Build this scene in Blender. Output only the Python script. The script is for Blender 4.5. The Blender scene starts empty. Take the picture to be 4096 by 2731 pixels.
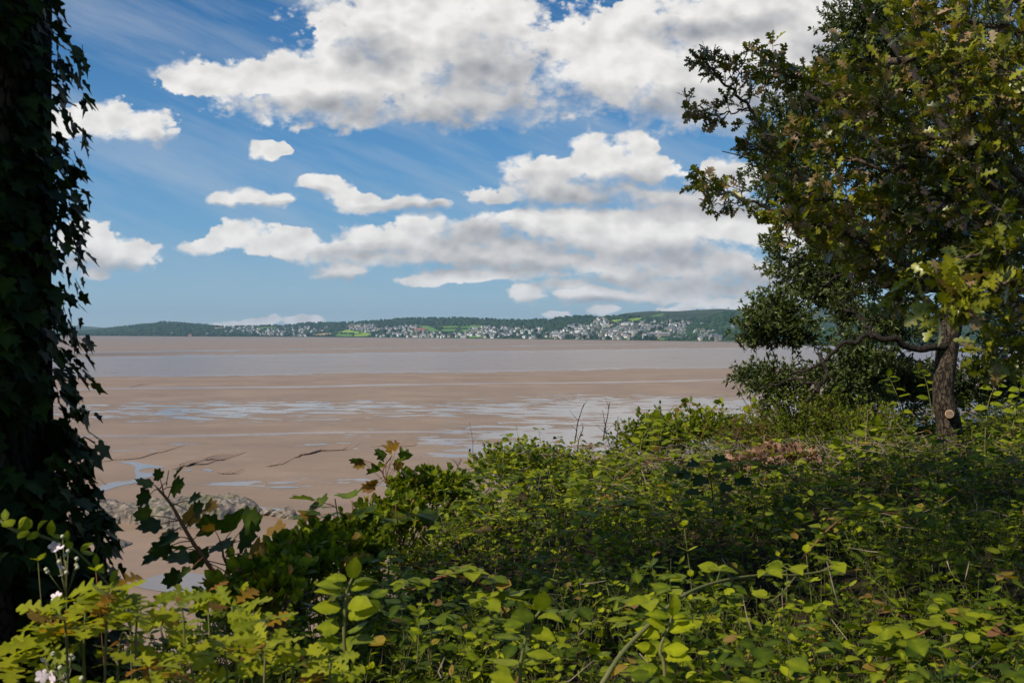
import bpy, math, random
import numpy as np
from mathutils import Matrix, Vector
random.seed(7); RNG = np.random.default_rng(11)
R = math.radians
scene = bpy.context.scene
COL = scene.collection
U = lambda a, b, n=None: RNG.uniform(a, b, n)

# ------------------------------------------------------------------ camera
CAMZ = 16.0
FPX = 995.5
cam_d = bpy.data.cameras.new('camera'); cam = bpy.data.objects.new('camera', cam_d); COL.objects.link(cam)
ROT = Matrix.Rotation(R(90 - 0.385), 4, 'X') @ Matrix.Rotation(R(0.30), 4, 'Z')
cam.matrix_world = Matrix.Translation((0, 0, CAMZ)) @ ROT
cam_d.sensor_width = 36.0; cam_d.lens = 35.0
cam_d.clip_start = 0.05; cam_d.clip_end = 40000
cam_d.dof.use_dof = True; cam_d.dof.focus_distance = 26.0; cam_d.dof.aperture_fstop = 10.0
scene.camera = cam
M3 = np.array([[ROT[i][j] for j in range(3)] for i in range(3)])

def at(px, py, d):
    """world point seen at (px, py) of the 1024-wide picture, d metres ahead"""
    r = M3 @ np.array([(px - 512) / FPX, (341 - py) / FPX, -1.0])
    r = r * (d / r[1])
    return np.array([r[0], r[1], r[2] + CAMZ])

def proj(P):
    q = (np.asarray(P, float) - np.array([0, 0, CAMZ])) @ M3
    return 512 + FPX * q[..., 0] / -q[..., 2], 341 - FPX * q[..., 1] / -q[..., 2]

# ------------------------------------------------------------------ tagging
def tag(o, label=None, cat=None, group=None, kind=None):
    if label: o['label'] = label
    if cat: o['category'] = cat
    if group: o['group'] = group
    if kind: o['kind'] = kind
    return o

def empty(name, loc, label, cat, group=None):
    o = bpy.data.objects.new(name, None); COL.objects.link(o); o.location = loc
    o.empty_display_size = 0.1
    return tag(o, label, cat, group)

# ------------------------------------------------------------------ mesh accumulator
class Acc:
    def __init__(s): s.v = []; s.t = []; s.m = []; s.r = []; s.a = []; s.n = 0
    def add(s, v, t, m=0, r=0.5, a=0.0):
        v = np.asarray(v, np.float32).reshape(-1, 3); t = np.asarray(t, np.int32).reshape(-1, 3)
        s.v.append(v); s.t.append(t + s.n); s.n += len(v)
        s.m.append(np.full(len(t), m, np.int32) if np.isscalar(m) else np.asarray(m, np.int32))
        s.r.append(np.full(len(v), r, np.float32) if np.isscalar(r) else np.asarray(r, np.float32))
        s.a.append(np.full(len(v), a, np.float32) if np.isscalar(a) else np.asarray(a, np.float32))
    def quads(s, v, q, **k):
        q = np.asarray(q, np.int32).reshape(-1, 4)
        s.add(v, np.concatenate([q[:, [0, 1, 2]], q[:, [0, 2, 3]]]), **k)
    def mesh(s, name, smooth=True):
        me = bpy.data.meshes.new(name)
        v = np.concatenate(s.v); t = np.concatenate(s.t)
        me.vertices.add(len(v)); me.vertices.foreach_set('co', v.ravel())
        me.loops.add(len(t) * 3); me.loops.foreach_set('vertex_index', t.ravel())
        me.polygons.add(len(t))
        me.polygons.foreach_set('loop_start', np.arange(0, len(t) * 3, 3, dtype=np.int32))
        me.polygons.foreach_set('material_index', np.concatenate(s.m))
        me.update(calc_edges=True)
        me.polygons.foreach_set('use_smooth', np.full(len(t), smooth))
        at_ = me.attributes.new('rnd', 'FLOAT', 'POINT'); at_.data.foreach_set('value', np.concatenate(s.r))
        at_ = me.attributes.new('age', 'FLOAT', 'POINT'); at_.data.foreach_set('value', np.concatenate(s.a))
        return me
    def build(s, name, mats, parent=None, smooth=True):
        me = s.mesh(name, smooth)
        for m in (mats if isinstance(mats, (list, tuple)) else [mats]): me.materials.append(m)
        o = bpy.data.objects.new(name, me); COL.objects.link(o)
        if parent is not None:
            o.parent = parent
            me.transform(Matrix.Translation(-Vector(parent.location)))
        return o

def tube(acc, pts, rad, sides=6, m=0, rough=0.0, r=0.5):
    pts = np.asarray(pts, float); n = len(pts)
    rad = np.interp(np.arange(n), np.linspace(0, n - 1, len(rad)), rad) if not np.isscalar(rad) else np.full(n, rad)
    T = np.gradient(pts, axis=0); T /= np.linalg.norm(T, axis=1)[:, None] + 1e-9
    ref = np.array([0.31, 0.17, 0.93]) if abs(T[0] @ np.array([0, 0, 1])) < .9 else np.array([1., 0.1, 0])
    A = np.cross(T, ref); A /= np.linalg.norm(A, axis=1)[:, None] + 1e-9
    B = np.cross(T, A)
    th = np.arange(sides) * 2 * math.pi / sides
    rr = rad[:, None] * (1 + (rough * U(-1, 1, (n, sides)) if rough else 0))
    v = pts[:, None, :] + rr[..., None] * (np.cos(th)[None, :, None] * A[:, None, :] + np.sin(th)[None, :, None] * B[:, None, :])
    q = []
    i = np.arange(n - 1)[:, None]; j = np.arange(sides)[None, :]; k = (j + 1) % sides
    q = np.stack([i * sides + j, i * sides + k, (i + 1) * sides + k, (i + 1) * sides + j], -1).reshape(-1, 4)
    v = v.reshape(-1, 3)
    caps = []
    v = np.concatenate([v, pts[:1], pts[-1:]]); c0 = n * sides; c1 = c0 + 1
    tr = [np.array([c0, (a + 1) % sides, a]) for a in range(sides)] + [np.array([c1, (n - 1) * sides + a, (n - 1) * sides + (a + 1) % sides]) for a in range(sides)]
    t = np.concatenate([q[:, [0, 1, 2]], q[:, [0, 2, 3]], np.array(tr)])
    acc.add(v, t, m=m, r=r)

def spline(cps, n):
    """Catmull-Rom through control points"""
    c = np.asarray(cps, float)
    c = np.concatenate([[2 * c[0] - c[1]], c, [2 * c[-1] - c[-2]]])
    k = len(c) - 3; out = []
    for s_ in np.linspace(0, k - 1e-6, n):
        i = int(s_); t = s_ - i; p0, p1, p2, p3 = c[i:i + 4]
        out.append(.5 * ((2 * p1) + (-p0 + p2) * t + (2 * p0 - 5 * p1 + 4 * p2 - p3) * t * t + (-p0 + 3 * p1 - 3 * p2 + p3) * t ** 3))
    return np.array(out)

# ------------------------------------------------------------------ value noise
_tab = RNG.random((256, 256))
def vnoise(x, y):
    x = np.asarray(x, float); y = np.asarray(y, float)
    xi = np.floor(x).astype(int); yi = np.floor(y).astype(int); fx = x - xi; fy = y - yi
    fx = fx * fx * (3 - 2 * fx); fy = fy * fy * (3 - 2 * fy)
    g = lambda a, b: _tab[a & 255, b & 255]
    return (g(xi, yi) * (1 - fx) + g(xi + 1, yi) * fx) * (1 - fy) + (g(xi, yi + 1) * (1 - fx) + g(xi + 1, yi + 1) * fx) * fy
def fbm(x, y, o=4, g=.5):
    s = 0; a = 1; n = 0
    for i in range(o):
        s = s + a * vnoise(x * 2 ** i + 17.3 * i, y * 2 ** i + 5.1 * i); n += a; a *= g
    return s / n * 2 - 1

# ------------------------------------------------------------------ leaf templates (x across, y along, z up; unit length)
def strip_leaf(st, fold=.18, bend=.12):
    """st: list of (t, halfwidth[, offset along])"""
    v = []; t = []
    for (a, w) in st:
        z = -bend * a * a
        v += [(-w, a, z + fold * w), (0, a, z), (w, a, z + fold * w)]
    for i in range(len(st) - 1):
        a = 3 * i; b = a + 3
        if st[i][1] > 1e-6 or st[i + 1][1] > 1e-6:
            for l in (0, 1):
                p, q, r_, s_ = a + l, a + l + 1, b + l + 1, b + l
                if st[i][1] < 1e-6: t += [(a + 1, r_, s_)] if l else [(a + 1, r_, s_)]
                elif st[i + 1][1] < 1e-6: t += [(p, q, b + 1)]
                else: t += [(p, q, r_), (p, r_, s_)]
    return np.array(v, np.float32), np.array(t)
def fan_leaf(out, cup=.1, c=(0, .28, 0)):
    """out: right-hand outline (x,y) from base to tip; mirrored"""
    o = [(0, 0)] + list(out); o += [(-x, y) for x, y in reversed(out[:-1])]
    v = [c] + [(x, y, cup * abs(x) - .25 * cup * y * y * 2) for x, y in o]
    n = len(o)
    t = [(0, 1 + i, 1 + (i + 1) % n) for i in range(n)]
    return np.array(v, np.float32), np.array(t)
LEAF = {
 'small': strip_leaf([(0, 0), (.3, .27), (.68, .25), (1, 0)], .25, .15),
 'round': strip_leaf([(0, 0), (.18, .32), (.55, .42), (.88, .26), (1, 0)], .15, .1),
 'narrow': strip_leaf([(0, 0), (.35, .16), (.7, .14), (1, 0)], .3, .2),
 'ovate': strip_leaf([(0, 0), (.08, .2), (.2, .31), (.27, .30), (.4, .385), (.46, .36), (.6, .36), (.66, .32), (.8, .21), (.85, .16), (1, 0)], .22, .22),
 'oak': strip_leaf([(0, 0), (.08, .025), (.18, .05), (.24, .15), (.29, .155), (.34, .055), (.42, .07), (.49, .25), (.55, .26), (.6, .08), (.65, .1), (.73, .25), (.79, .235), (.83, .1), (.89, .14), (.94, .12), (1, 0)], .2, .25),
 'ivy': fan_leaf([(.22, -.12), (.44, -.02), (.46, .1), (.33, .25), (.52, .42), (.58, .52), (.3, .56), (.14, .72), (0, 1.0)], .25, (0, .2, .0)),
 'maple': fan_leaf([(.16, -.06), (.40, -.07), (.43, .07), (.52, .12), (.70, .2), (.76, .33), (.62, .39), (.47, .44), (.46, .52), (.54, .66), (.50, .80), (.36, .77), (.27, .75), (.22, .85), (.10, .92), (0, 1.04)], .22, (0, .22, .0)),
}
LEAF['curl'] = (LEAF['maple'][0] * np.array([.6, .9, 1]) + np.stack([np.zeros(len(LEAF['maple'][0])), np.zeros(len(LEAF['maple'][0])), .9 * LEAF['maple'][0][:, 0] ** 2 + .3 * LEAF['maple'][0][:, 1] ** 2], 1).astype(np.float32), LEAF['maple'][1])

def nrm(a): return a / (np.linalg.norm(a, axis=-1, keepdims=True) + 1e-9)
def put(acc, kind, P, D, N, S, r=None, a=None, m=0, jit=.25):
    P = np.asarray(P, float).reshape(-1, 3); n = len(P)
    if n == 0: return
    D = nrm(np.broadcast_to(D, (n, 3)).astype(float)); N = np.broadcast_to(N, (n, 3)).astype(float)
    X = nrm(np.cross(D, N)); N = np.cross(X, D)
    S = np.broadcast_to(S, (n,)); tv, tt = LEAF[kind]
    w = U(1 - jit, 1 + jit, n); c = U(-.5, 1.6, n)
    v = P[:, None] + S[:, None, None] * (tv[None, :, 0:1] * w[:, None, None] * X[:, None] + tv[None, :, 1:2] * D[:, None] + tv[None, :, 2:3] * c[:, None, None] * N[:, None])
    k = len(tv)
    t = tt[None] + (np.arange(n) * k)[:, None, None]
    r = U(0, 1, n) if r is None else np.broadcast_to(r, (n,)); a = np.zeros(n) if a is None else np.broadcast_to(a, (n,))
    vr = np.where(np.abs(tv[:, 0]) < 1e-5, .20, -.10) + .10 * (tv[:, 1] - .5)      # paler midrib, deeper margins
    acc.add(v.reshape(-1, 3), t.reshape(-1, 3), m=m, r=np.clip(r[:, None] + vr[None] + RNG.normal(0, .05, (n, k)), 0, 1).ravel(), a=np.repeat(a, k))
def rdir(n, zb=0.0, zs=1.0):
    d = RNG.normal(size=(n, 3)); d[:, 2] = d[:, 2] * zs + zb
    return nrm(d)

# ------------------------------------------------------------------ materials
def newmat(name):
    m = bpy.data.materials.new(name); m.use_nodes = True; nt = m.node_tree; nt.nodes.clear()
    return m, nt, nt.nodes, nt.links
def N_(nt, t, **k):
    n = nt.nodes.new(t)
    for a, b in k.items():
        if hasattr(n, a): setattr(n, a, b)
        else: n.inputs[a].default_value = b
    return n
def ramp(nt, stops, inp=None, interp='LINEAR'):
    n = nt.nodes.new('ShaderNodeValToRGB'); n.color_ramp.interpolation = interp
    e = n.color_ramp.elements
    while len(e) < len(stops): e.new(0.5)
    for el, (p, c) in zip(e, stops):
        el.position = p; el.color = (c, c, c, 1) if np.isscalar(c) else (*c, 1)
    if inp is not None: nt.links.new(inp, n.inputs[0])
    return n
def math_(nt, op, a, b=None, c=None, clamp=False):
    n = nt.nodes.new('ShaderNodeMath'); n.operation = op; n.use_clamp = clamp
    for i, x in enumerate((a, b, c)):
        if x is None: continue
        if isinstance(x, (int, float)): n.inputs[i].default_value = x
        else: nt.links.new(x, n.inputs[i])
    return n.outputs[0]
def mixc(nt, f, a, b, mode='MIX'):
    n = nt.nodes.new('ShaderNodeMix'); n.data_type = 'RGBA'; n.blend_type = mode
    for s_, x in ((n.inputs[0], f), (n.inputs[6], a), (n.inputs[7], b)):
        if isinstance(x, (int, float)): s_.default_value = x
        elif isinstance(x, (tuple, list)): s_.default_value = (*x, 1)
        else: nt.links.new(x, s_)
    return n.outputs[2]

def leaf_mat(name, c0, c1, c2, old=(.22, .12, .03), dead=(.2, .09, .04), trans=.35, rough=.5, spec=.13, tboost=1.6):
    m, nt, nd, lk = newmat(name)
    at1 = N_(nt, 'ShaderNodeAttribute', attribute_name='rnd'); at2 = N_(nt, 'ShaderNodeAttribute', attribute_name='age')
    rp = ramp(nt, [(0, c0), (.5, c1), (1, c2)], at1.outputs['Fac'])
    rp2 = ramp(nt, [(0, old), (1, dead)], math_(nt, 'MULTIPLY_ADD', at2.outputs['Fac'], 2.0, -1.0, clamp=True))
    geo = N_(nt, 'ShaderNodeNewGeometry')
    nz = N_(nt, 'ShaderNodeTexNoise', Scale=45.0, Detail=2.0); lk.new(geo.outputs['Position'], nz.inputs['Vector'])
    f = math_(nt, 'MULTIPLY', at2.outputs['Fac'], 2.0, clamp=True)
    col = mixc(nt, f, rp.outputs[0], rp2.outputs[0])
    col = mixc(nt, .5, col, ramp(nt, [(.3, .55), (.7, 1.0)], nz.outputs[0]).outputs[0], 'MULTIPLY')
    pb = N_(nt, 'ShaderNodeBsdfPrincipled'); pb.inputs['Roughness'].default_value = rough
    pb.inputs['Specular IOR Level'].default_value = spec
    lk.new(col, pb.inputs['Base Color'])
    tr = N_(nt, 'ShaderNodeBsdfTranslucent')
    tc = mixc(nt, 1.0, col, (tboost * 1.25, tboost * 1.2, tboost * .35), 'MULTIPLY'); lk.new(tc, tr.inputs[0])
    mx = N_(nt, 'ShaderNodeMixShader'); mx.inputs[0].default_value = trans
    lk.new(pb.outputs[0], mx.inputs[1]); lk.new(tr.outputs[0], mx.inputs[2])
    out = N_(nt, 'ShaderNodeOutputMaterial'); lk.new(mx.outputs[0], out.inputs[0])
    return m
def bark_mat(name, c0, c1, scale=14, zs=.25, bump=.6, rough=.9):
    m, nt, nd, lk = newmat(name)
    tc = N_(nt, 'ShaderNodeNewGeometry'); mp = N_(nt, 'ShaderNodeMapping'); mp.inputs['Scale'].default_value = (1, 1, zs)
    lk.new(tc.outputs['Position'], mp.inputs[0])
    nz = N_(nt, 'ShaderNodeTexNoise', Scale=scale, Detail=6.0, Roughness=.65); lk.new(mp.outputs[0], nz.inputs['Vector'])
    vo = N_(nt, 'ShaderNodeTexVoronoi', Scale=scale * 1.6); vo.feature = 'DISTANCE_TO_EDGE'
    wv = N_(nt, 'ShaderNodeVectorMath', operation='MULTIPLY_ADD'); wv.inputs[1].default_value = (.12,) * 3
    lk.new(nz.outputs['Color'], wv.inputs[0]); lk.new(mp.outputs[0], wv.inputs[2]); lk.new(wv.outputs[0], vo.inputs['Vector'])
    cr = ramp(nt, [(0, 0.0), (.12, 1.0)], vo.outputs[0])
    h = math_(nt, 'MULTIPLY', cr.outputs[0], nz.outputs[0])
    col = ramp(nt, [(.05, c0), (.6, c1)], h)
    bp = N_(nt, 'ShaderNodeBump', Strength=bump, Distance=.03); lk.new(h, bp.inputs['Height'])
    pb = N_(nt, 'ShaderNodeBsdfPrincipled'); pb.inputs['Roughness'].default_value = rough; pb.inputs['Specular IOR Level'].default_value = .25
    lk.new(col.outputs[0], pb.inputs['Base Color']); lk.new(bp.outputs[0], pb.inputs['Normal'])
    out = N_(nt, 'ShaderNodeOutputMaterial'); lk.new(pb.outputs[0], out.inputs[0])
    return m
def plain(name, c0, c1=None, scale=1.0, rough=.8, spec=.3, detail=4, coord='Position', bump=0):
    m, nt, nd, lk = newmat(name)
    g = N_(nt, 'ShaderNodeNewGeometry'); nz = N_(nt, 'ShaderNodeTexNoise', Scale=scale, Detail=float(detail), Roughness=.6)
    lk.new(g.outputs['Position'], nz.inputs['Vector'])
    col = ramp(nt, [(.3, c0), (.7, c1 or tuple(min(1, x * 1.25) for x in c0))], nz.outputs[0])
    pb = N_(nt, 'ShaderNodeBsdfPrincipled'); pb.inputs['Roughness'].default_value = rough; pb.inputs['Specular IOR Level'].default_value = spec
    lk.new(col.outputs[0], pb.inputs['Base Color'])
    if bump:
        bp = N_(nt, 'ShaderNodeBump', Strength=.8, Distance=bump); lk.new(nz.outputs[0], bp.inputs['Height']); lk.new(bp.outputs[0], pb.inputs['Normal'])
    out = N_(nt, 'ShaderNodeOutputMaterial'); lk.new(pb.outputs[0], out.inputs[0])
    return m
# ------------------------------------------------------------------ sun and sky
SUN_EL, SUN_AZ = 42.0, -127.0      # azimuth measured from straight ahead, negative = left
sd = np.array([math.sin(R(SUN_AZ)) * math.cos(R(SUN_EL)), math.cos(R(SUN_AZ)) * math.cos(R(SUN_EL)), math.sin(R(SUN_EL))])
sl = bpy.data.lights.new('sun', 'SUN'); sl.energy = 5.0; sl.angle = R(.5); sl.color = (1, .91, .76)
so = bpy.data.objects.new('sun', sl); COL.objects.link(so)
so.rotation_euler = Vector(-sd).to_track_quat('-Z', 'Y').to_euler()
world = bpy.data.worlds.new('World'); scene.world = world; world.use_nodes = True
nt = world.node_tree; nt.nodes.clear(); lk = nt.links
sky = nt.nodes.new('ShaderNodeTexSky'); sky.sky_type = 'NISHITA'; sky.sun_disc = False
sky.sun_elevation = R(SUN_EL); sky.sun_rotation = R(SUN_AZ)
sky.air_density = 1.0; sky.dust_density = .2; sky.ozone_density = 3.0
tc = nt.nodes.new('ShaderNodeTexCoord'); sp = nt.nodes.new('ShaderNodeSeparateXYZ'); lk.new(tc.outputs['Generated'], sp.inputs[0])
yy = math_(nt, 'MAXIMUM', math_(nt, 'ABSOLUTE', sp.outputs[1]), .08)
u = math_(nt, 'DIVIDE', sp.outputs[0], yy); v = math_(nt, 'MAXIMUM', math_(nt, 'DIVIDE', sp.outputs[2], yy), 0.0)
cmb = nt.nodes.new('ShaderNodeCombineXYZ'); lk.new(u, cmb.inputs[0]); lk.new(v, cmb.inputs[1])
# noise domain: finer towards the horizon
w_ = math_(nt, 'ADD', v, .14)
q = nt.nodes.new('ShaderNodeCombineXYZ'); lk.new(math_(nt, 'MULTIPLY', u, 3.2), q.inputs[0]); lk.new(math_(nt, 'MULTIPLY', v, 4.4), q.inputs[1])
warp = N_(nt, 'ShaderNodeTexNoise', Scale=5.0, Detail=3.0, Roughness=.6); lk.new(q.outputs[0], warp.inputs['Vector'])
wv = N_(nt, 'ShaderNodeVectorMath', operation='SUBTRACT'); lk.new(warp.outputs['Color'], wv.inputs[0]); wv.inputs[1].default_value = (.5, .5, .5)
ws = N_(nt, 'ShaderNodeVectorMath', operation='SCALE'); lk.new(wv.outputs[0], ws.inputs[0])
lk.new(math_(nt, 'MULTIPLY', w_, .12), ws.inputs['Scale'])
pw = N_(nt, 'ShaderNodeVectorMath', operation='ADD'); lk.new(cmb.outputs[0], pw.inputs[0]); lk.new(ws.outputs[0], pw.inputs[1])
# cloud bodies: direction x/y, z/y written from 4096-wide measurements
BL = [(1640,130,440,265),(1930,230,330,260),(1480,290,330,160),(1120,330,330,100),(800,320,220,66),(1300,430,440,90),(1850,420,420,105),(1500,-150,400,200),(2010,60,130,190),
 (2560,180,330,190),(2950,120,450,280),(2420,330,260,130),(2850,400,500,130),(3350,200,400,330),(2290,190,120,100),(2700,-150,500,200),
 (400,490,180,74),(600,520,110,62),(250,500,120,70),
 (1040,580,48,24),(1095,595,44,26),
 (340,965,140,80),(490,1020,140,56),(400,1060,210,44),(390,1112,55,16),
 (900,785,70,28),(1010,780,80,34),(1110,800,90,30),(1250,740,60,34),(1330,765,100,50),(1450,800,140,44),(1640,800,90,32),(1760,815,60,20),
 (2420,640,170,85),(2560,670,150,75),(2200,700,180,60),(2300,765,400,48),(2010,770,140,30),(2560,560,60,40),(2360,590,90,60),(2900,720,170,80),(2780,800,300,50),
 (980,945,130,66),(820,975,90,34),(1130,990,160,50),(1500,960,180,75),(1690,900,130,60),(1900,930,170,75),(2130,880,160,75),(2400,900,260,75),(2700,930,350,75),(3050,900,300,100),
 (1480,1030,320,45),(1980,1030,420,65),(2600,1040,560,75),(1360,1088,110,38),(1720,1126,130,17),(2080,1080,200,38),
 (2120,1172,85,38),(2360,1182,230,34),(2900,1060,160,75),(2750,1150,330,45),(3150,1120,300,90),(2500,1120,200,26),(1900,1105,260,26),(2650,1190,280,20),(2250,1140,130,24),(2950,1165,200,40),(2620,1095,300,38),(2750,860,420,60),(2300,850,200,40),(1350,1000,200,50),(1750,985,280,70),(2050,1000,260,60),(2500,985,400,70),(1180,940,90,40),(860,960,60,40),(2900,1215,250,16),
 (870,1294,30,6),(930,1288,34,10),(990,1284,30,10),(1040,1288,34,10),(1100,1282,36,12),(1160,1284,34,11),(1215,1274,30,14),(1262,1272,34,16),(1290,1290,30,8),(2230,1248,60,10),(2420,1240,60,16),(2690,1232,70,10)]
BL += [(4800,400,700,200),(-900,300,600,160),(5200,900,900,120),(-1200,900,500,100),(-3500,200,1200,300),(2000,-1500,900,350),(500,-1300,700,250)]
SH = [(1720,480,420,80),(1350,450,330,50),(2050,440,150,110),(1930,300,200,150),(1500,230,130,80),(2700,430,430,70),(3050,440,300,110),(2850,130,300,50),(3300,200,200,60),
 (2550,740,380,42),(2300,795,330,42),(2780,830,300,50),(1950,955,230,50),(1480,1015,250,34),(2230,1000,200,36),(2000,1065,320,36),(1150,1062,200,22),(2650,1030,300,55),(2950,1140,350,50),(2380,1130,260,25),(1780,1075,200,32),
 (430,1085,170,34),(290,1040,70,28),(450,590,170,18),(640,575,50,34),(1650,832,220,20),(1000,822,160,12),(1380,1122,110,14),(2380,1208,230,12),(1260,790,60,20)]
def make_field(nm, BL, grow, k):
  g = bpy.data.node_groups.new(nm, 'ShaderNodeTree')
  g.interface.new_socket('P', in_out='INPUT', socket_type='NodeSocketVector'); g.interface.new_socket('F', in_out='OUTPUT', socket_type='NodeSocketFloat')
  gi = g.nodes.new('NodeGroupInput'); go = g.nodes.new('NodeGroupOutput'); acc_ = None
  for (cx, cy, rx, ry) in BL:
      cu = (cx - 2048) / 3982; hz = 1339 + .00524 * (cx - 2048); cv = (hz - cy) / 3982; a = 3982 / (rx * grow + 10); b = 3982 / (ry * grow + 8)
      m_ = N_(g, 'ShaderNodeVectorMath', operation='MULTIPLY'); m_.inputs[1].default_value = (a, b, 0); g.links.new(gi.outputs[0], m_.inputs[0])
      d_ = N_(g, 'ShaderNodeVectorMath', operation='DISTANCE'); d_.inputs[1].default_value = (a * cu, b * cv, 0); g.links.new(m_.outputs[0], d_.inputs[0])
      acc_ = d_.outputs['Value'] if acc_ is None else math_(g, 'SMOOTH_MIN', acc_, d_.outputs['Value'], k)
  g.links.new(math_(g, 'SUBTRACT', 1.0, acc_), go.inputs[0])
  return g
G1 = make_field('cloud_bodies', BL, 1.08, .40); G2 = make_field('cloud_shade', SH, 1.45, .5)
def field(vec, g):
    n = nt.nodes.new('ShaderNodeGroup'); n.node_tree = g; lk.new(vec, n.inputs[0]); return n.outputs[0]
def qoff(off):
    o_ = N_(nt, 'ShaderNodeVectorMath', operation='ADD'); o_.inputs[1].default_value = off; lk.new(q.outputs[0], o_.inputs[0]); return o_.outputs[0]
def cnoise(vec, sc, det, rgh, vsc, vdet, vw):
    n1 = N_(nt, 'ShaderNodeTexNoise', Scale=sc, Detail=det, Roughness=rgh); lk.new(vec, n1.inputs['Vector'])
    v1 = N_(nt, 'ShaderNodeTexVoronoi', Scale=vsc, Detail=vdet, Roughness=.55); v1.normalize = False; lk.new(vec, v1.inputs['Vector'])
    return math_(nt, 'SUBTRACT', math_(nt, 'MULTIPLY', n1.outputs[0], 2.0), math_(nt, 'MULTIPLY', v1.outputs['Distance'], vw))
F0 = field(pw.outputs[0], G1); B0 = field(pw.outputs[0], G2)
base = ramp(nt, [(0, 0), (.30, .45), (.8, 1)], B0)
n0 = cnoise(qoff((0, 0, 0)), 9.0, 8.0, .62, 19.0, 2.5, .55)
s0 = cnoise(qoff((0, 0, 0)), 5.0, 5.0, .48, 12.0, 1.5, .9); s1 = cnoise(qoff((-.03, .055, 0)), 5.0, 5.0, .48, 12.0, 1.5, .9)
dens = math_(nt, 'ADD', math_(nt, 'MULTIPLY', F0, 1.7), math_(nt, 'MULTIPLY_ADD', n0, .95, -.58))
# hard cauliflower tops, soft undersides
wn_ = ramp(nt, [(.45, 0), (.64, .6)], warp.outputs[0])
wd = math_(nt, 'ADD', math_(nt, 'MULTIPLY_ADD', base.outputs[0], .75, .24), wn_.outputs[0])
ds = nt.nodes.new('ShaderNodeMapRange'); ds.interpolation_type = 'SMOOTHSTEP'; lk.new(math_(nt, 'MULTIPLY_ADD', wn_.outputs[0], -.42, -.05), ds.inputs[1]); lk.new(wd, ds.inputs[2]); lk.new(dens, ds.inputs[0])
alpha = ds.outputs[0]
# cirrus streaks
cm = N_(nt, 'ShaderNodeMapping'); cm.inputs['Rotation'].default_value = (0, 0, R(22)); lk.new(cmb.outputs[0], cm.inputs[0])
cs = N_(nt, 'ShaderNodeVectorMath', operation='MULTIPLY'); cs.inputs[1].default_value = (1.6, 13, 1); lk.new(cm.outputs[0], cs.inputs[0])
ci = N_(nt, 'ShaderNodeTexNoise', Scale=1.3, Detail=8.0, Roughness=.62); lk.new(cs.outputs[0], ci.inputs['Vector'])
cia = ramp(nt, [(.43, 0), (.76, .55)], ci.outputs[0])
# more veil high up
cir = math_(nt, 'MULTIPLY', cia.outputs[0], ramp(nt, [(.02, .15), (.14, 1)], v).outputs[0])
# shading painted into the cloud colour: hand-placed grey ellipses and noise relief
emb = math_(nt, 'SUBTRACT', s0, s1)
l0 = math_(nt, 'SUBTRACT', .86, math_(nt, 'MULTIPLY', base.outputs[0], .56))
l1 = math_(nt, 'ADD', l0, math_(nt, 'MULTIPLY', math_(nt, 'SUBTRACT', .45, s0), .10))
lit = math_(nt, 'ADD', l1, math_(nt, 'MULTIPLY', emb, .33), clamp=True)
ccol = ramp(nt, [(0, (3.0, 3.15, 3.4)), (.35, (4.9, 4.9, 5.0)), (.7, (7.2, 7.05, 6.9)), (1, (9.2, 9.0, 8.7))], lit)
skg = ramp(nt, [(0, (4.0, 5.5, 6.4)), (.09, (2.9, 4.9, 6.5)), (.25, (1.6, 3.8, 6.2)), (.5, (1.0, 3.0, 5.8)), (.8, (.5, 2.0, 4.5)), (1, (.3, 1.5, 3.8))], math_(nt, 'MULTIPLY', v, 2.9))
skc = nt.nodes.new('ShaderNodeHueSaturation'); skc.inputs['Saturation'].default_value = 1.3; skc.inputs['Value'].default_value = 1.0; lk.new(sky.outputs[0], skc.inputs['Color'])
sk2 = mixc(nt, .8, skc.outputs[0], skg.outputs[0])
c1 = mixc(nt, cir, sk2, (5.6, 6.0, 6.4))
fr = ramp(nt, [(.45, .15), (.6, 1)], math_(nt, 'MULTIPLY_ADD', sp.outputs[1], .5, .5))
c2 = mixc(nt, math_(nt, 'MULTIPLY', alpha, fr.outputs[0]), c1, ccol.outputs[0])
bg = nt.nodes.new('ShaderNodeBackground'); bg.inputs[1].default_value = .1; lk.new(c2, bg.inputs[0])
wo = nt.nodes.new('ShaderNodeOutputWorld'); lk.new(bg.outputs[0], wo.inputs[0])
world.cycles.sampling_method = 'MANUAL'; world.cycles.sample_map_resolution = 512
scene.view_settings.view_transform = 'Standard'; scene.view_settings.look = 'None'; scene.view_settings.exposure = 0; scene.view_settings.gamma = 1
scene.render.engine = 'CYCLES'
scene.cycles.max_bounces = 5; scene.cycles.transparent_max_bounces = 4; scene.cycles.diffuse_bounces = 2; scene.cycles.glossy_bounces = 2; scene.cycles.transmission_bounces = 2
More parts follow.
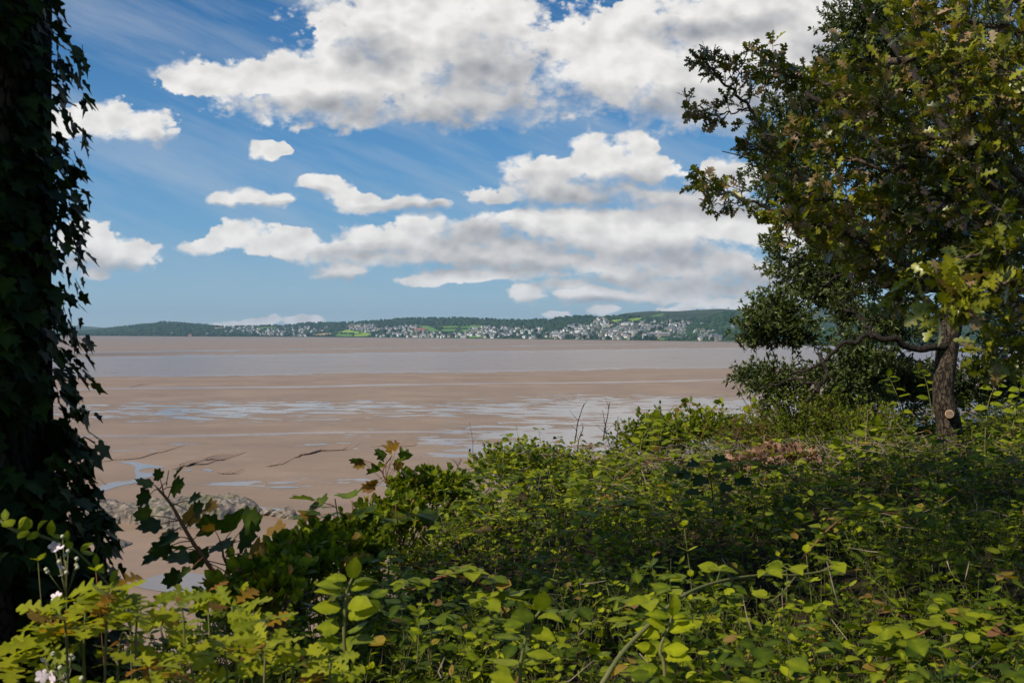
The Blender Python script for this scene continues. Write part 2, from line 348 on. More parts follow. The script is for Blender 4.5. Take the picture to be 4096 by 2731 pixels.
# ------------------------------------------------------------------ the bay: sand, pools, banks
def sand_material():
    m, nt, nd, lk = newmat('wet_sand')
    g = N_(nt, 'ShaderNodeNewGeometry'); sp = N_(nt, 'ShaderNodeSeparateXYZ'); lk.new(g.outputs['Position'], sp.inputs[0])
    X, Y = sp.outputs[0], sp.outputs[1]
    # distance coordinate of the wet and dry strips: 16/Y, with the strips running slightly askew
    wn = N_(nt, 'ShaderNodeTexNoise', Scale=.012, Detail=4.0, Roughness=.55); lk.new(g.outputs['Position'], wn.inputs['Vector'])
    top = math_(nt, 'ADD', math_(nt, 'MULTIPLY_ADD', X, .020, 16.0), math_(nt, 'MULTIPLY_ADD', wn.outputs[0], 2.2, -1.1))
    s = math_(nt, 'DIVIDE', top, math_(nt, 'MAXIMUM', Y, 20.0))
    s4 = math_(nt, 'MULTIPLY', s, 4.0)
    P = lambda py: (py - 1336) / 3982 * 4
    st = [(0, .30), (P(1350), .25), (P(1372), .12), (P(1383), .62), (P(1387), .1), (P(1396), .2), (P(1405), .98), (P(1478), 1.0), (P(1486), .0), (P(1570), .0),
          (P(1595), .42), (P(1625), .62), (P(1655), .5), (P(1675), .12), (P(1700), .02), (P(1745), .28), (P(1775), .30), (P(1800), .06), (P(1870), .0), (P(1920), .25), (P(1950), .02)]
    cov = ramp(nt, st, s4)
    uu = math_(nt, 'DIVIDE', X, math_(nt, 'MAXIMUM', Y, 20.0))
    # the right-hand flats are wetter
    rgt = ramp(nt, [(.0, 0), (.37, .12), (.53, 1)], math_(nt, 'ADD', uu, .5))
    cr2 = ramp(nt, [(0, .15), (P(1390), .1), (P(1560), .0), (P(1600), .62), (P(1650), .74), (P(1680), .6), (P(1720), .85), (P(1800), .92), (P(1840), .35), (P(1900), .25), (P(1960), 0)], s4)
    c2 = math_(nt, 'MULTIPLY', rgt.outputs[0], cr2.outputs[0])
    cover = math_(nt, 'MAXIMUM', cov.outputs[0], c2)
    # patch noise: ripples lying across the view
    mp = N_(nt, 'ShaderNodeMapping'); mp.inputs['Scale'].default_value = (.13, .24, 1); mp.inputs['Rotation'].default_value = (0, 0, R(8)); lk.new(g.outputs['Position'], mp.inputs[0])
    n1 = N_(nt, 'ShaderNodeTexNoise', Scale=1.0, Detail=6.0, Roughness=.6); n1.inputs['Distortion'].default_value = .3; lk.new(mp.outputs[0], n1.inputs['Vector'])
    nb = N_(nt, 'ShaderNodeTexNoise', Scale=.02, Detail=3.0); lk.new(g.outputs['Position'], nb.inputs['Vector'])
    pn = math_(nt, 'ADD', math_(nt, 'MULTIPLY_ADD', nb.outputs[0], 1.6, -.8), math_(nt, 'MULTIPLY_ADD', n1.outputs[0], 3.6, -1.3))
    d = math_(nt, 'SUBTRACT', math_(nt, 'MULTIPLY_ADD', cover, 1.35, -.25), pn)
    wet = N_(nt, 'ShaderNodeMapRange'); wet.interpolation_type = 'SMOOTHSTEP'; wet.inputs[1].default_value = -.04; wet.inputs[2].default_value = .14; lk.new(d, wet.inputs[0])
    # threads of water
    def thread(py, w):
        a = math_(nt, 'ABSOLUTE', math_(nt, 'SUBTRACT', s4, P(py)))
        r = ramp(nt, [(0, 1), (w * .6, 1), (w, 0)], a); return r.outputs[0]
    th1 = thread(1530, .0022); th2 = math_(nt, 'MULTIPLY', thread(1716, .0042), ramp(nt, [(.35, .25), (.5, 1)], n1.outputs[0]).outputs[0])
    wide = ramp(nt, [(P(1396), 1), (P(1408), .58), (P(1474), .54), (P(1486), 1)], s4)
    W = math_(nt, 'MAXIMUM', math_(nt, 'MULTIPLY', wet.outputs[0], wide.outputs[0]), math_(nt, 'MAXIMUM', th1, th2))
    # colour: brown silt with broad tints and fine ripples
    c1 = N_(nt, 'ShaderNodeTexNoise', Scale=.05, Detail=7.0, Roughness=.65); lk.new(g.outputs['Position'], c1.inputs['Vector'])
    dry = ramp(nt, [(.3, (.222, .146, .094)), (.52, (.276, .185, .120)), (.72, (.335, .233, .158))], c1.outputs[0])
    far = ramp(nt, [(0, 1), (P(1400), .7), (P(1500), 0)], s4)
    dry2 = mixc(nt, far.outputs[0], dry.outputs[0], (.268, .196, .145))
    # darker strip far out on the left
    dk = math_(nt, 'MULTIPLY', ramp(nt, [(P(1381), 0), (P(1385), 1), (P(1394), .8), (P(1399), 0)], s4).outputs[0], ramp(nt, [(.08, 1), (.22, 0)], math_(nt, 'ADD', uu, .5)).outputs[0])
    dry3 = mixc(nt, math_(nt, 'MULTIPLY', dk, .7), dry2, (.10, .075, .065))
    damp = ramp(nt, [(.0, .0), (.9, 1)], math_(nt, 'ADD', d, .7))
    dampf = math_(nt, 'MULTIPLY', damp.outputs[0], .55)
    col = mixc(nt, dampf, dry3, (.19, .134, .092))
    # rippled surface
    rp = N_(nt, 'ShaderNodeMapping'); rp.inputs['Scale'].default_value = (.5, 1.6, 1); lk.new(g.outputs['Position'], rp.inputs[0])
    n2 = N_(nt, 'ShaderNodeTexNoise', Scale=1.0, Detail=6.0, Roughness=.7); lk.new(rp.outputs[0], n2.inputs['Vector'])
    bp = N_(nt, 'ShaderNodeBump', Distance=.10); lk.new(n2.outputs[0], bp.inputs['Height'])
    lk.new(math_(nt, 'SUBTRACT', .42, math_(nt, 'MULTIPLY', W, .40)), bp.inputs['Strength'])
    pb = N_(nt, 'ShaderNodeBsdfPrincipled'); lk.new(col, pb.inputs['Base Color']); lk.new(bp.outputs[0], pb.inputs['Normal'])
    lk.new(math_(nt, 'SUBTRACT', .52, math_(nt, 'MULTIPLY', W, .38)), pb.inputs['Roughness'])
    lk.new(math_(nt, 'MULTIPLY_ADD', W, .95, .15), pb.inputs['Specular IOR Level'])
    out = N_(nt, 'ShaderNodeOutputMaterial'); lk.new(pb.outputs[0], out.inputs[0])
    return m
M_sand = sand_material()
def sand_h(x, y):
    """gentle relief of the flats; the left-hand channel is a shallow hollow"""
    z = .25 * fbm(x * .02, y * .02, 3)
    return z
a = Acc()
ys = np.concatenate([np.linspace(-60, 20, 6)[:-1], 20 * (1.030 ** np.arange(220))]); ys = ys[ys < 12500]
us = np.linspace(-1.3, 1.3, 160)
Yg, Ug = np.meshgrid(ys, us, indexing='ij'); Xg = Ug * np.maximum(Yg, 60)
amp = np.clip((Yg - 20) / 60, 0, 1) * np.clip((600 - Yg) / 400, 0, 1)
Zg = sand_h(Xg, Yg) * amp
nY, nX = Yg.shape; i = np.arange(nY - 1)[:, None] * nX; j = np.arange(nX - 1)[None]
q4 = np.stack([i + j, i + j + 1, i + j + 1 + nX, i + j + nX], -1).reshape(-1, 4)
a.quads(np.stack([Xg, Yg, Zg], -1), q4)
tag(a.build('sand', M_sand), kind='structure')

# shallow pools left by the tide
def gpt(px, py, z=0.0):
    r = M3 @ np.array([(px / 4 - 512) / FPX, (341 - py / 4) / FPX, -1.0]); r = r * ((z - CAMZ) / r[2]); return r[0], r[1]
mw, nt_, _, lk_ = newmat('pool_water')
pbw = N_(nt_, 'ShaderNodeBsdfPrincipled'); pbw.inputs['Base Color'].default_value = (.22, .18, .15, 1); pbw.inputs['Roughness'].default_value = .16; pbw.inputs['IOR'].default_value = 1.33
nzw = N_(nt_, 'ShaderNodeTexNoise', Scale=1.4, Detail=3.0); gw = N_(nt_, 'ShaderNodeNewGeometry'); lk_.new(gw.outputs['Position'], nzw.inputs['Vector'])
bw = N_(nt_, 'ShaderNodeBump', Strength=.1, Distance=.02); lk_.new(nzw.outputs[0], bw.inputs['Height']); lk_.new(bw.outputs[0], pbw.inputs['Normal'])
ow = N_(nt_, 'ShaderNodeOutputMaterial'); lk_.new(pbw.outputs[0], ow.inputs[0])
pools = [
 [(470,1850),(530,1847),(575,1856),(650,1868),(652,1874),(600,1874),(562,1882),(560,1890),(600,1893),(655,1886),(640,1900),(580,1915),(545,1932),(470,1948),(400,1970),(395,1950),(455,1930),(520,1925),(545,1908),(538,1890),(542,1872),(520,1858)],
 [(1010,2028),(1060,2030),(1120,2036),(1150,2044),(1110,2052),(1050,2048),(1020,2040)],
 [(1180,2060),(1205,2064),(1215,2072),(1190,2074)],
 [(520,2340),(600,2310),(700,2290),(820,2300),(900,2330),(850,2360),(700,2370),(600,2360)],
 [(560,2115),(640,2100),(760,2096),(860,2100),(800,2110),(680,2118)],
 [(740,1880),(760,1878),(765,1884),(748,1886)],[(812,1876),(850,1880),(848,1886),(820,1884)],
 [(1060,1932),(1110,1927),(1190,1925),(1180,1930),(1110,1936)],[(1075,1947),(1130,1944),(1200,1946),(1180,1951),(1100,1952)],[(1500,1940),(1560,1936),(1620,1938),(1560,1944)],[(1700,1900),(1780,1896),(1850,1899),(1770,1904)],
]
for p in pools:
    pts = np.array([gpt(x, y) for x, y in p])
    n = len(pts); a = Acc(); c = pts.mean(0)
    sm = spline(np.concatenate([np.c_[pts, np.zeros(n)], [[*pts[0], 0]]]), n * 4)[:-1]
    me = bpy.data.meshes.new('pool'); zt = sand_h(sm[:, 0], sm[:, 1]).mean() if pts[:, 1].mean() > 80 else .0
    am = np.clip((pts[:, 1].mean() - 20) / 60, 0, 1)
    zz = sand_h(sm[:, 0], sm[:, 1]) * am
    me.from_pydata([(x, y, z + .02) for (x, y, _), z in zip(sm, zz)], [], [list(range(len(sm)))])
    me.materials.append(mw); o = bpy.data.objects.new('water', me); COL.objects.link(o); tag(o, kind='structure')

# little mud scarps cut by the ebb
M_scarp = plain('scarp_shade', (.055, .040, .03), (.13, .09, .065), 3.0, .9, .2, bump=.1)  # scarp faces coloured dark to stand for the shade on them
M_silt = plain('silt', (.25, .17, .12), (.29, .2, .145), .4, .85, .15, bump=.03)
scarps = [[(395,1848),(440,1842),(500,1838),(560,1832),(575,1822),(640,1808),(650,1802)],
 [(697,1880),(720,1868),(750,1866),(770,1858),(790,1862),(830,1858)],[(785,1846),(820,1845),(860,1843),(905,1840)],
 [(1165,1832),(1200,1822),(1245,1812),(1262,1806),(1300,1800),(1400,1796)],[(860,1892),(910,1895),(960,1894)],[(1480,1785),(1540,1780),(1600,1782),(1660,1778)],
 [(1060,1866),(1100,1862),(1140,1850)],[(520,1548),(545,1540),(590,1537)]]
for k, p in enumerate(scarps):
    pts = np.array([(*gpt(x, y), 0) for x, y in p]); n = len(pts) * 10; c = spline(pts, n)
    c[:, 0] += .5 * fbm(np.arange(n) * .35, 3 * k, 3); c[:, 1] += .8 * fbm(np.arange(n) * .2, 9 * k, 3)
    e = np.sin(np.linspace(0, math.pi, n)) ** .5; am = np.clip((c[:, 1] - 20) / 60, 0, 1)
    z0 = sand_h(c[:, 0], c[:, 1]) * am
    h = .55 * (.30 + .30 * np.abs(fbm(np.arange(n) * .4, k, 3))) * e * (1.0 if k in (1, 2, 3) else .45)
    rows = [(c[:, 0], c[:, 1] - .25, z0 - .05), (c[:, 0], c[:, 1], z0 + h), (c[:, 0], c[:, 1] + 1.5 + .0 * h, z0 + h * .9), (c[:, 0], c[:, 1] + 9, z0 - .05)]
    v = np.stack([np.stack(r_, -1) for r_ in rows], 1)
    i = np.arange(n - 1)[:, None] * 4; j = np.arange(3)[None]
    q = np.stack([i + j, i + 4 + j, i + 5 + j, i + 1 + j], -1); a = Acc()
    a.quads(v, q.reshape(-1, 4), m=0)
    a.m = [np.tile(np.concatenate([np.array([1 if jj == 0 else 0 for jj in range(3)])] * (n - 1)), 2)]
    tag(a.build('mud_bank', [M_silt, M_scarp], smooth=False), kind='structure')

# ------------------------------------------------------------------ far shore
SHx = [210, 700, 1200, 1700, 2200, 2600, 3000, 3400, 4200]; SHy = [1343, 1346, 1348, 1352, 1358, 1363, 1367, 1371, 1380]
U4 = lambda px: (px - 2048) / 3982
hor = lambda px: 1339 + .00524 * (px - 2048)
def shoreD(uu):
    px = uu * 3982 + 2048; return CAMZ * 3982 / (np.interp(px, SHx, SHy) - hor(px))
class Hill:
    def __init__(s, ridge, base, depth, z0=1.5, pw=.9, u0=None, u1=None, rough=4):
        s.rx = [p[0] for p in ridge]; s.ry = [p[1] for p in ridge]; s.base = base; s.depth = depth; s.z0 = z0; s.pw = pw; s.rough = rough
        s.u0 = U4(s.rx[0]); s.u1 = U4(s.rx[-1])
    def xyz(s, uu, t):
        px = uu * 3982 + 2048; D0 = s.base(uu); D = D0 + s.depth * t
        zr = CAMZ + (hor(px) - np.interp(px, s.rx, s.ry)) / 3982 * (D0 + s.depth)
        zr = np.maximum(zr, s.z0)
        tt = np.clip(t, 0, 1)
        z = s.z0 + (zr - s.z0) * tt ** s.pw - np.clip(t - 1, 0, 9) * 90
        z = z + s.rough * fbm(uu * 30, t * 3 + 5, 3) * np.sin(math.pi * np.clip(t, 0, 1))
        return np.stack([uu * D, D + 0 * uu, z], -1)
    def build(s, name, mat, nu=260, nt=26, t1=1.35):
        uu, t = np.meshgrid(np.linspace(s.u0, s.u1, nu), np.concatenate([[-.02], np.linspace(0, t1, nt - 1)]), indexing='ij')
        v = s.xyz(uu, t); v[:, 0, 2] = -3
        i = np.arange(nu - 1)[:, None] * nt; j = np.arange(nt - 1)[None]
        a = Acc(); a.quads(v, np.stack([i + j, i + nt + j, i + nt + 1 + j, i + 1 + j], -1).reshape(-1, 4))
        return tag(a.build(name, mat), kind='structure')
    def hit(s, px, py):
        """t where the pixel (4096 grid) meets the hill"""
        uu = U4(px); t = np.linspace(0, 1, 200); P = s.xyz(np.full(200, uu), t); _, y = proj(P)
        k = np.argmax(y * 4 <= py) if (y * 4 <= py).any() else 199
        return uu, t[k]
def grass_mat(name, c0, c1, c2, sc=.01):
    m, nt, nd, lk = newmat(name); g = N_(nt, 'ShaderNodeNewGeometry')
    n = N_(nt, 'ShaderNodeTexNoise', Scale=sc, Detail=8.0, Roughness=.7); lk.new(g.outputs['Position'], n.inputs['Vector'])
    rp = ramp(nt, [(.35, c0), (.5, c1), (.68, c2)], n.outputs[0])
    pb = N_(nt, 'ShaderNodeBsdfPrincipled'); pb.inputs['Roughness'].default_value = .95; pb.inputs['Specular IOR Level'].default_value = .1
    lk.new(rp.outputs[0], pb.inputs['Base Color']); out = N_(nt, 'ShaderNodeOutputMaterial'); lk.new(pb.outputs[0], out.inputs[0]); return m
M_hill = grass_mat('hill_grass', (.018, .035, .014), (.03, .055, .02), (.05, .075, .025))
M_fell = grass_mat('fell_grass', (.028, .040, .018), (.042, .060, .024), (.065, .085, .032), .006)
M_fieldl = grass_mat('bright_meadow', (.17, .28, .03), (.22, .33, .04), (.26, .36, .05), .02)
M_fieldg = grass_mat('green_meadow', (.08, .17, .03), (.10, .20, .035), (.14, .24, .045), .02)
M_stub = grass_mat('stubble', (.26, .19, .09), (.32, .24, .12), (.36, .28, .15), .03)
M_shore = plain('saltmarsh', (.10, .10, .055), (.17, .13, .085), .02, .95, .1)
main = Hill([(150,1340),(230,1334),(300,1330),(430,1316),(560,1300),(660,1289),(760,1296),(850,1304),(900,1310),(960,1306),(1050,1304),(1150,1303),(1230,1293),(1290,1292),(1380,1292),(1450,1288),(1550,1281),(1620,1275),(1700,1273),(1770,1275),(1850,1273),(1950,1278),(2000,1282),(2100,1283),(2200,1278),(2260,1271),(2330,1267),(2400,1270),(2500,1264),(2600,1274),(2700,1283),(2800,1305),(3000,1350),(3100,1362)], shoreD, 900)
fell = Hill([(2380,1275),(2440,1266),(2500,1252),(2600,1243),(2700,1244),(2800,1238),(2880,1234),(2960,1239),(3050,1244),(3200,1246),(3400,1250),(4000,1270)], lambda u_: shoreD(u_) + 700, 1500, z0=20, pw=.8)
mound = Hill([(2660,1372),(2720,1325),(2760,1302),(2800,1284),(2850,1264),(2900,1253),(2960,1251),(3000,1254),(3100,1262),(3250,1290),(3400,1330),(3500,1372)], lambda u_: shoreD(u_) * 1.0 - 40, 550, pw=.75)
far_l = Hill([(100,1318),(210,1303),(260,1301),(330,1303),(400,1309),(440,1313),(520,1330),(560,1340)], lambda u_: 8200 + 0 * u_, 1500, z0=-2)
far_r = Hill([(3050,1300),(3180,1236),(3300,1222),(3420,1216),(3560,1213),(3700,1222),(4000,1240),(4300,1250)], lambda u_: 5600 + 0 * u_, 1500, z0=5, pw=.7)
near_r = Hill([(3180,1392),(3260,1340),(3330,1318),(3420,1312),(3520,1318),(3700,1322),(4300,1320)], lambda u_: 1700 + 0 * u_, 400, z0=.5)
for h_, m_ in ((main, M_hill), (fell, M_fell), (mound, M_hill), (far_l, M_fell), (far_r, M_fell), (near_r, M_fell)): h_.build('hills', m_)
# saltmarsh fringe along the shore
a = Acc(); uu = np.linspace(U4(150), U4(3500), 300); D = shoreD(uu)
for k, (dd, z) in enumerate(((-90, .05), (-45, .5), (0, 1.2), (60, 2.2))): a.v.append(np.stack([uu * (D + dd + 18 * fbm(uu * 60, k, 3)), D + dd + 18 * fbm(uu * 60, k, 3), np.full(300, z)], -1).astype(np.float32))
vv = np.stack(a.v, 1); a = Acc(); i = np.arange(299)[:, None] * 4; j = np.arange(3)[None]
a.quads(vv, np.stack([i + j, i + 4 + j, i + 5 + j, i + 1 + j], -1).reshape(-1, 4)); tag(a.build('saltmarsh', M_shore), kind='structure')

def drape(hill, poly, mat, name='field'):
    """a field laid on the hillside: grid inside an outline"""
    ut = np.array([hill.hit(x, y) for x, y in poly]); c = ut.mean(0); n = len(ut)
    v = [c]; t = []
    rings = 5
    for k in range(1, rings + 1): v += list(c + (ut - c) * k / rings)
    for b in range(n): t.append((0, 1 + b, 1 + (b + 1) % n))
    for k in range(rings - 1):
        for b in range(n):
            p, q_ = 1 + k * n + b, 1 + k * n + (b + 1) % n; t += [(p, p + n, q_ + n), (p, q_ + n, q_)]
    v = np.array(v); P = hill.xyz(v[:, 0], v[:, 1]); P[:, 2] += 1.6
    a = Acc(); a.add(P, t); tag(a.build(name, mat), kind='structure')
FIELDS = [(main, [(1332,1341),(1345,1330),(1388,1318),(1430,1325),(1486,1334),(1412,1334),(1345,1333)], M_fieldl), (main, [(1335,1343),(1345,1336),(1410,1336),(1412,1345),(1370,1345)], M_fieldg),
 (main, [(1415,1337),(1486,1333),(1484,1343),(1418,1345)], M_fieldl), (main, [(1242,1340),(1290,1332),(1325,1331),(1330,1341),(1290,1342)], M_stub),
 (main, [(1672,1303),(1710,1302),(1765,1326),(1720,1325),(1700,1315)], M_fieldg), (main, [(1757,1305),(1829,1303),(1832,1310),(1765,1311)], M_fieldg),
 (main, [(1765,1317),(1825,1316),(1818,1324),(1770,1325)], M_fieldg), (main, [(1842,1306),(1875,1304),(1868,1311),(1845,1312)], M_fieldg), (main, [(1880,1300),(1940,1302),(1920,1311),(1860,1314)], M_fieldg),
 (main, [(1850,1318),(1890,1317),(1870,1326),(1830,1327)], M_fieldg), (main, [(2435,1291),(2445,1280),(2495,1276),(2492,1285)], M_fieldl), (main, [(2504,1284),(2512,1276),(2560,1270),(2585,1268),(2560,1280),(2530,1286)], M_fieldl),
 (fell, [(2602,1264),(2630,1258),(2660,1252),(2650,1262),(2615,1268)], M_fieldg), (fell, [(2700,1256),(2760,1250),(2840,1250),(2800,1264),(2710,1264)], M_fell),
 (main, [(1028,1309),(1060,1306),(1110,1309),(1100,1315),(1040,1316)], M_fieldg), (main, [(1862,1343),(1925,1344),(1930,1350),(1880,1351)], M_fieldg), (main, [(1530,1348),(1640,1350),(1640,1353),(1540,1352)], M_fieldg), (main, [(2630,1352),(2690,1354),(2700,1361),(2640,1360)], M_fieldg), (main, [(850,1309),(900,1308),(905,1314),(860,1315)], M_stub)]
for h_, p, m_ in FIELDS: drape(h_, p, m_)

# ------------------------------------------------------------------ far trees
def inpoly(x, y, poly):
    c = False; j = len(poly) - 1
    for i in range(len(poly)):
        xi, yi = poly[i]; xj, yj = poly[j]
        if (yi > y) != (yj > y) and x < (xj - xi) * (y - yi) / (yj - yi) + xi: c = not c
        j = i
    return c
def ico(sub):
    import bmesh
    b = bmesh.new(); bmesh.ops.create_icosphere(b, subdivisions=sub, radius=1); v = np.array([x.co[:] for x in b.verts]); f = np.array([[q.index for q in p.verts] for p in b.faces]); b.free(); return v, f
ICO1, ICO2, ICO3 = ico(1), ico(2), ico(3)
TM = [leaf_mat('far_crown', (.018, .048, .026), (.030, .072, .032), (.055, .105, .036), trans=.1, rough=.8, spec=.15)]
TOWN = [([(895,1330),(905,1312),(960,1306),(1010,1308),(1060,1316),(1130,1312),(1230,1306),(1312,1306),(1320,1320),(1250,1328),(1180,1333),(1050,1334),(950,1326)], .9),
 ([(1035,1334),(1130,1332),(1135,1343),(1040,1342)], .45), ([(1165,1335),(1230,1335),(1230,1346),(1170,1345)], .35),
 ([(1385,1306),(1400,1298),(1480,1296),(1500,1305),(1500,1325),(1475,1330),(1430,1322),(1390,1316)], 1.0),
 ([(1495,1345),(1500,1312),(1560,1306),(1640,1300),(1710,1308),(1720,1330),(1800,1330),(1990,1334),(1995,1352),(1840,1350),(1700,1352),(1560,1350)], .95),
 ([(1860,1344),(1862,1318),(1900,1308),(2030,1308),(2050,1325),(2050,1346),(1950,1350)], 1.0),
 ([(2040,1350),(2050,1312),(2120,1308),(2200,1316),(2215,1352),(2150,1354)], .75),
 ([(2205,1357),(2210,1330),(2260,1318),(2290,1300),(2380,1298),(2440,1300),(2480,1312),(2480,1360)], .95),
 ([(2370,1292),(2378,1274),(2410,1272),(2440,1290),(2480,1290),(2480,1300),(2400,1300)], .9),
 ([(2470,1360),(2475,1296),(2520,1290),(2560,1288),(2640,1285),(2740,1283),(2800,1286),(2770,1300),(2770,1325),(2790,1350),(2740,1360),(2600,1360)], 1.0),
 ([(2690,1362),(2700,1340),(2780,1336),(2870,1350),(2885,1363)], 1.0), ([(2770,1336),(2790,1318),(2850,1328),(2880,1340),(2830,1345)], .7)]
def tree_verts(acc, P, s, flat=.85, sub=1, big=1.0):
    V, F = ICO1 if sub == 1 else ICO2
    n = len(P)
    d = 1 + U(-.32, .32, (n, len(V)))
    v = P[:, None] + V[None] * d[..., None] * (s[:, None, None] * np.array([1, 1, flat]))
    f = F[None] + (np.arange(n) * len(V))[:, None, None]
    acc.add(v.reshape(-1, 3), f.reshape(-1, 3), r=np.repeat(U(0, 1, n), len(V)))
def wood(hill, n, size, label, keep, t0=0.02, t1=1.02, u0=None, u1=None):
    uu = U(u0 if u0 is not None else hill.u0, u1 if u1 is not None else hill.u1, n); t = U(t0, t1, n) ; P = hill.xyz(uu, t)
    px, py = proj(P); px *= 4; py *= 4
    k = np.array([keep(a_, b_, c_) for a_, b_, c_ in zip(px, py, t)]); P = P[k]
    s = U(.55, 1.25, len(P)) * size; P[:, 2] += s * .45
    a = Acc(); tree_verts(a, P, s)
    tag(a.build('woodland', TM, smooth=False), label, 'woodland', kind='stuff')
def main_keep(x, y, t):
    for h_, p, m_ in FIELDS:
        if h_ is main and inpoly(x, y, p): return False
    for p, d in TOWN:
        if inpoly(x, y - 2, p): return random.random() < .10
    if 1650 < x < 1960 and 1298 < y < 1330 and t < .85: return random.random() < .25
    return True
wood(main, 12500, 6.6, 'dark broadleaf woodland along the low ridge and among the far houses', main_keep)
wood(mound, 4200, 6, 'dense wood covering the rounded mound right of the town', lambda x, y, t: True)
wood(fell, 1500, 7, 'patches of dark wood on the bare fell above the town', lambda x, y, t: (t < .45 and fbm(x * .02, y * .06) > -.3) or fbm(x * .03, y * .12, 2) > .42)
wood(near_r, 1500, 4.5, 'woodland on the green headland seen between the holm oak branches', lambda x, y, t: fbm(x * .02, y * .1) > -.25)
wood(far_r, 1500, 9, 'wood on the distant blue hill behind the right hand trees', lambda x, y, t: t < .8)

def far_tree(P, s, label, kind=0):
    a = Acc(); V, F = ICO2
    V = V / np.linalg.norm(V, axis=1)[:, None]
    hgt = s * (1.35 if kind == 0 else 1.9); w = s * (1 if kind == 0 else .6)
    for k in range(5):
        c = np.array([U(-.45, .45) * w, U(-.45, .45) * w, hgt * U(.65, 1.1)]); r = s * U(.5, .72)
        d = 1 + U(-.25, .25, len(V)); a.add(c + V * d[:, None] * r * np.array([1 if kind == 0 else .75, 1, .9]), F, r=U(0, .7))
    o = empty('tree', P, label, 'tree', 'single trees on the far shore')
    b = Acc(); tube(b, [(0, 0, -1), (0, 0, hgt * .9)], [s * .12, s * .05], 5)
    c1 = a.build('crown', TM, smooth=False); c1.parent = o
    c2 = b.build('trunk', M_fbark); c2.parent = o
    return o
M_fbark = plain('far_bark', (.05, .04, .03))
# (4096-grid x, y of the foot, size, description)
FT = [(main,2003,1283,9,'lone round tree standing up on the far ridge skyline',0),(fell,2913,1235,8,'tiny lone tree on top of the bare fell',0),(fell,2790,1240,6,'small bush on the left shoulder of the fell top',0),
 (fell,2967,1241,6,'small bush on the right slope of the fell top',0),(main,1395,1292,10,'tall round tree on the skyline left of the upper villas',0),(main,1352,1293,8,'round tree on the skyline above the yellow green field',0),
 (main,1302,1343,6,'small tree in front of the stubble field',0),(main,1553,1349,12,'dark tree on the shore right of the small green field',0),(main,1610,1352,13,'broad dark shore tree below the long pink building',0),
 (main,1540,1330,15,'large dark tree among the houses left of the pink building',0),(main,1575,1328,14,'large dark tree close beside the pink building',0),(main,1490,1345,13,'dark tree at the right corner of the shore fields',0),
 (main,1227,1344,14,'tall dark tree left of the stubble field',0),(main,1250,1318,10,'dark tree on top of the slope behind the stubble field',0),(main,1290,1318,12,'broad tree behind the yellow green field',0),
 (main,1950,1349,12,'shore tree right of the lower green strip',0),(main,1985,1350,14,'second shore tree right of the lower green strip',0),(main,2050,1350,10,'tree in front of the clustered white houses',0),
 (main,2010,1330,12,'dark tree between the white houses in the middle of the shore',0),(main,2150,1354,17,'very large round tree on the shore left of the main town',0),(main,2105,1338,12,'tree behind the large round shore tree',0),
 (main,2180,1330,12,'dark tree at the left edge of the main town',0),(main,2268,1356,13,'dark tree in front of the grey terrace at the left of the main town',0),(main,2300,1358,10,'round shore tree in front of the grey terrace',0),
 (main,2335,1359,14,'broad shore tree left of the town centre',0),(main,2362,1358,15,'dark shore tree left of the town centre',0),(main,2390,1359,11,'spreading shore tree below the long terrace',0),(main,2430,1359,12,'dark tree on the shore below the church like houses',0),
 (main,2540,1361,11,'leftmost tree of the dark row by the shore gardens',0),(main,2560,1361,12,'second tree from the left in the dark shore row',0),(main,2583,1361,13,'middle tree of the dark shore row',0),(main,2604,1362,12,'fourth tree from the left in the dark shore row',0),(main,2620,1362,10,'rightmost tree of the dark shore row',0),
 (main,2558,1338,11,'dark copper coloured tree in the middle of the town',0),(main,2640,1322,13,'dark tree on the terrace above the long grey building',0),(main,2610,1326,12,'dark tree left above the long grey building',0),
 (main,2500,1296,15,'large tree at the right end of the bright hillside field',0),(main,2545,1296,12,'round tree behind the upper row of town houses',0),(main,2590,1296,14,'tall dark tree at the top of the town',0),
 (main,2700,1292,12,'dark tree behind the top right houses',0),(main,2490,1290,10,'tree between the two bright hillside fields',0),(main,2690,1362,11,'dark tree on the waterfront left of the pale terrace',0),
 (mound,2860,1364,11,'tree at the right end of the waterfront terrace',0),(mound,2830,1320,10,'tree beside the white villa on the wooded mound',0),(main,1100,1342,8,'tree between the low shore houses on the left',0),(main,1060,1320,10,'dark tree in the left cluster of houses',0),
 (main,1130,1318,9,'dark tree in the middle of the left cluster of houses',0),(main,1160,1306,8,'small round tree on the skyline above the left houses',0),(main,400,1340,7,'small tree at the left end of the shore wood',0),(main,300,1338,6,'leftmost small tree by the low shore',0),
 (main,2230,1300,12,'bright topped tree on the slope left of the upper town',0),(main,2120,1290,10,'round tree on the skyline in the middle of the ridge',0),(main,1820,1300,9,'tree in the hedge between the ridge fields',0),(main,1740,1312,9,'tree beside the sloping ridge field',0)]
for (h_, x, y, s, lb, kd) in FT:
    uu, t = h_.hit(x, y); P = h_.xyz(np.array([uu]), np.array([t]))[0]; far_tree(P, s * .62, lb, kd)

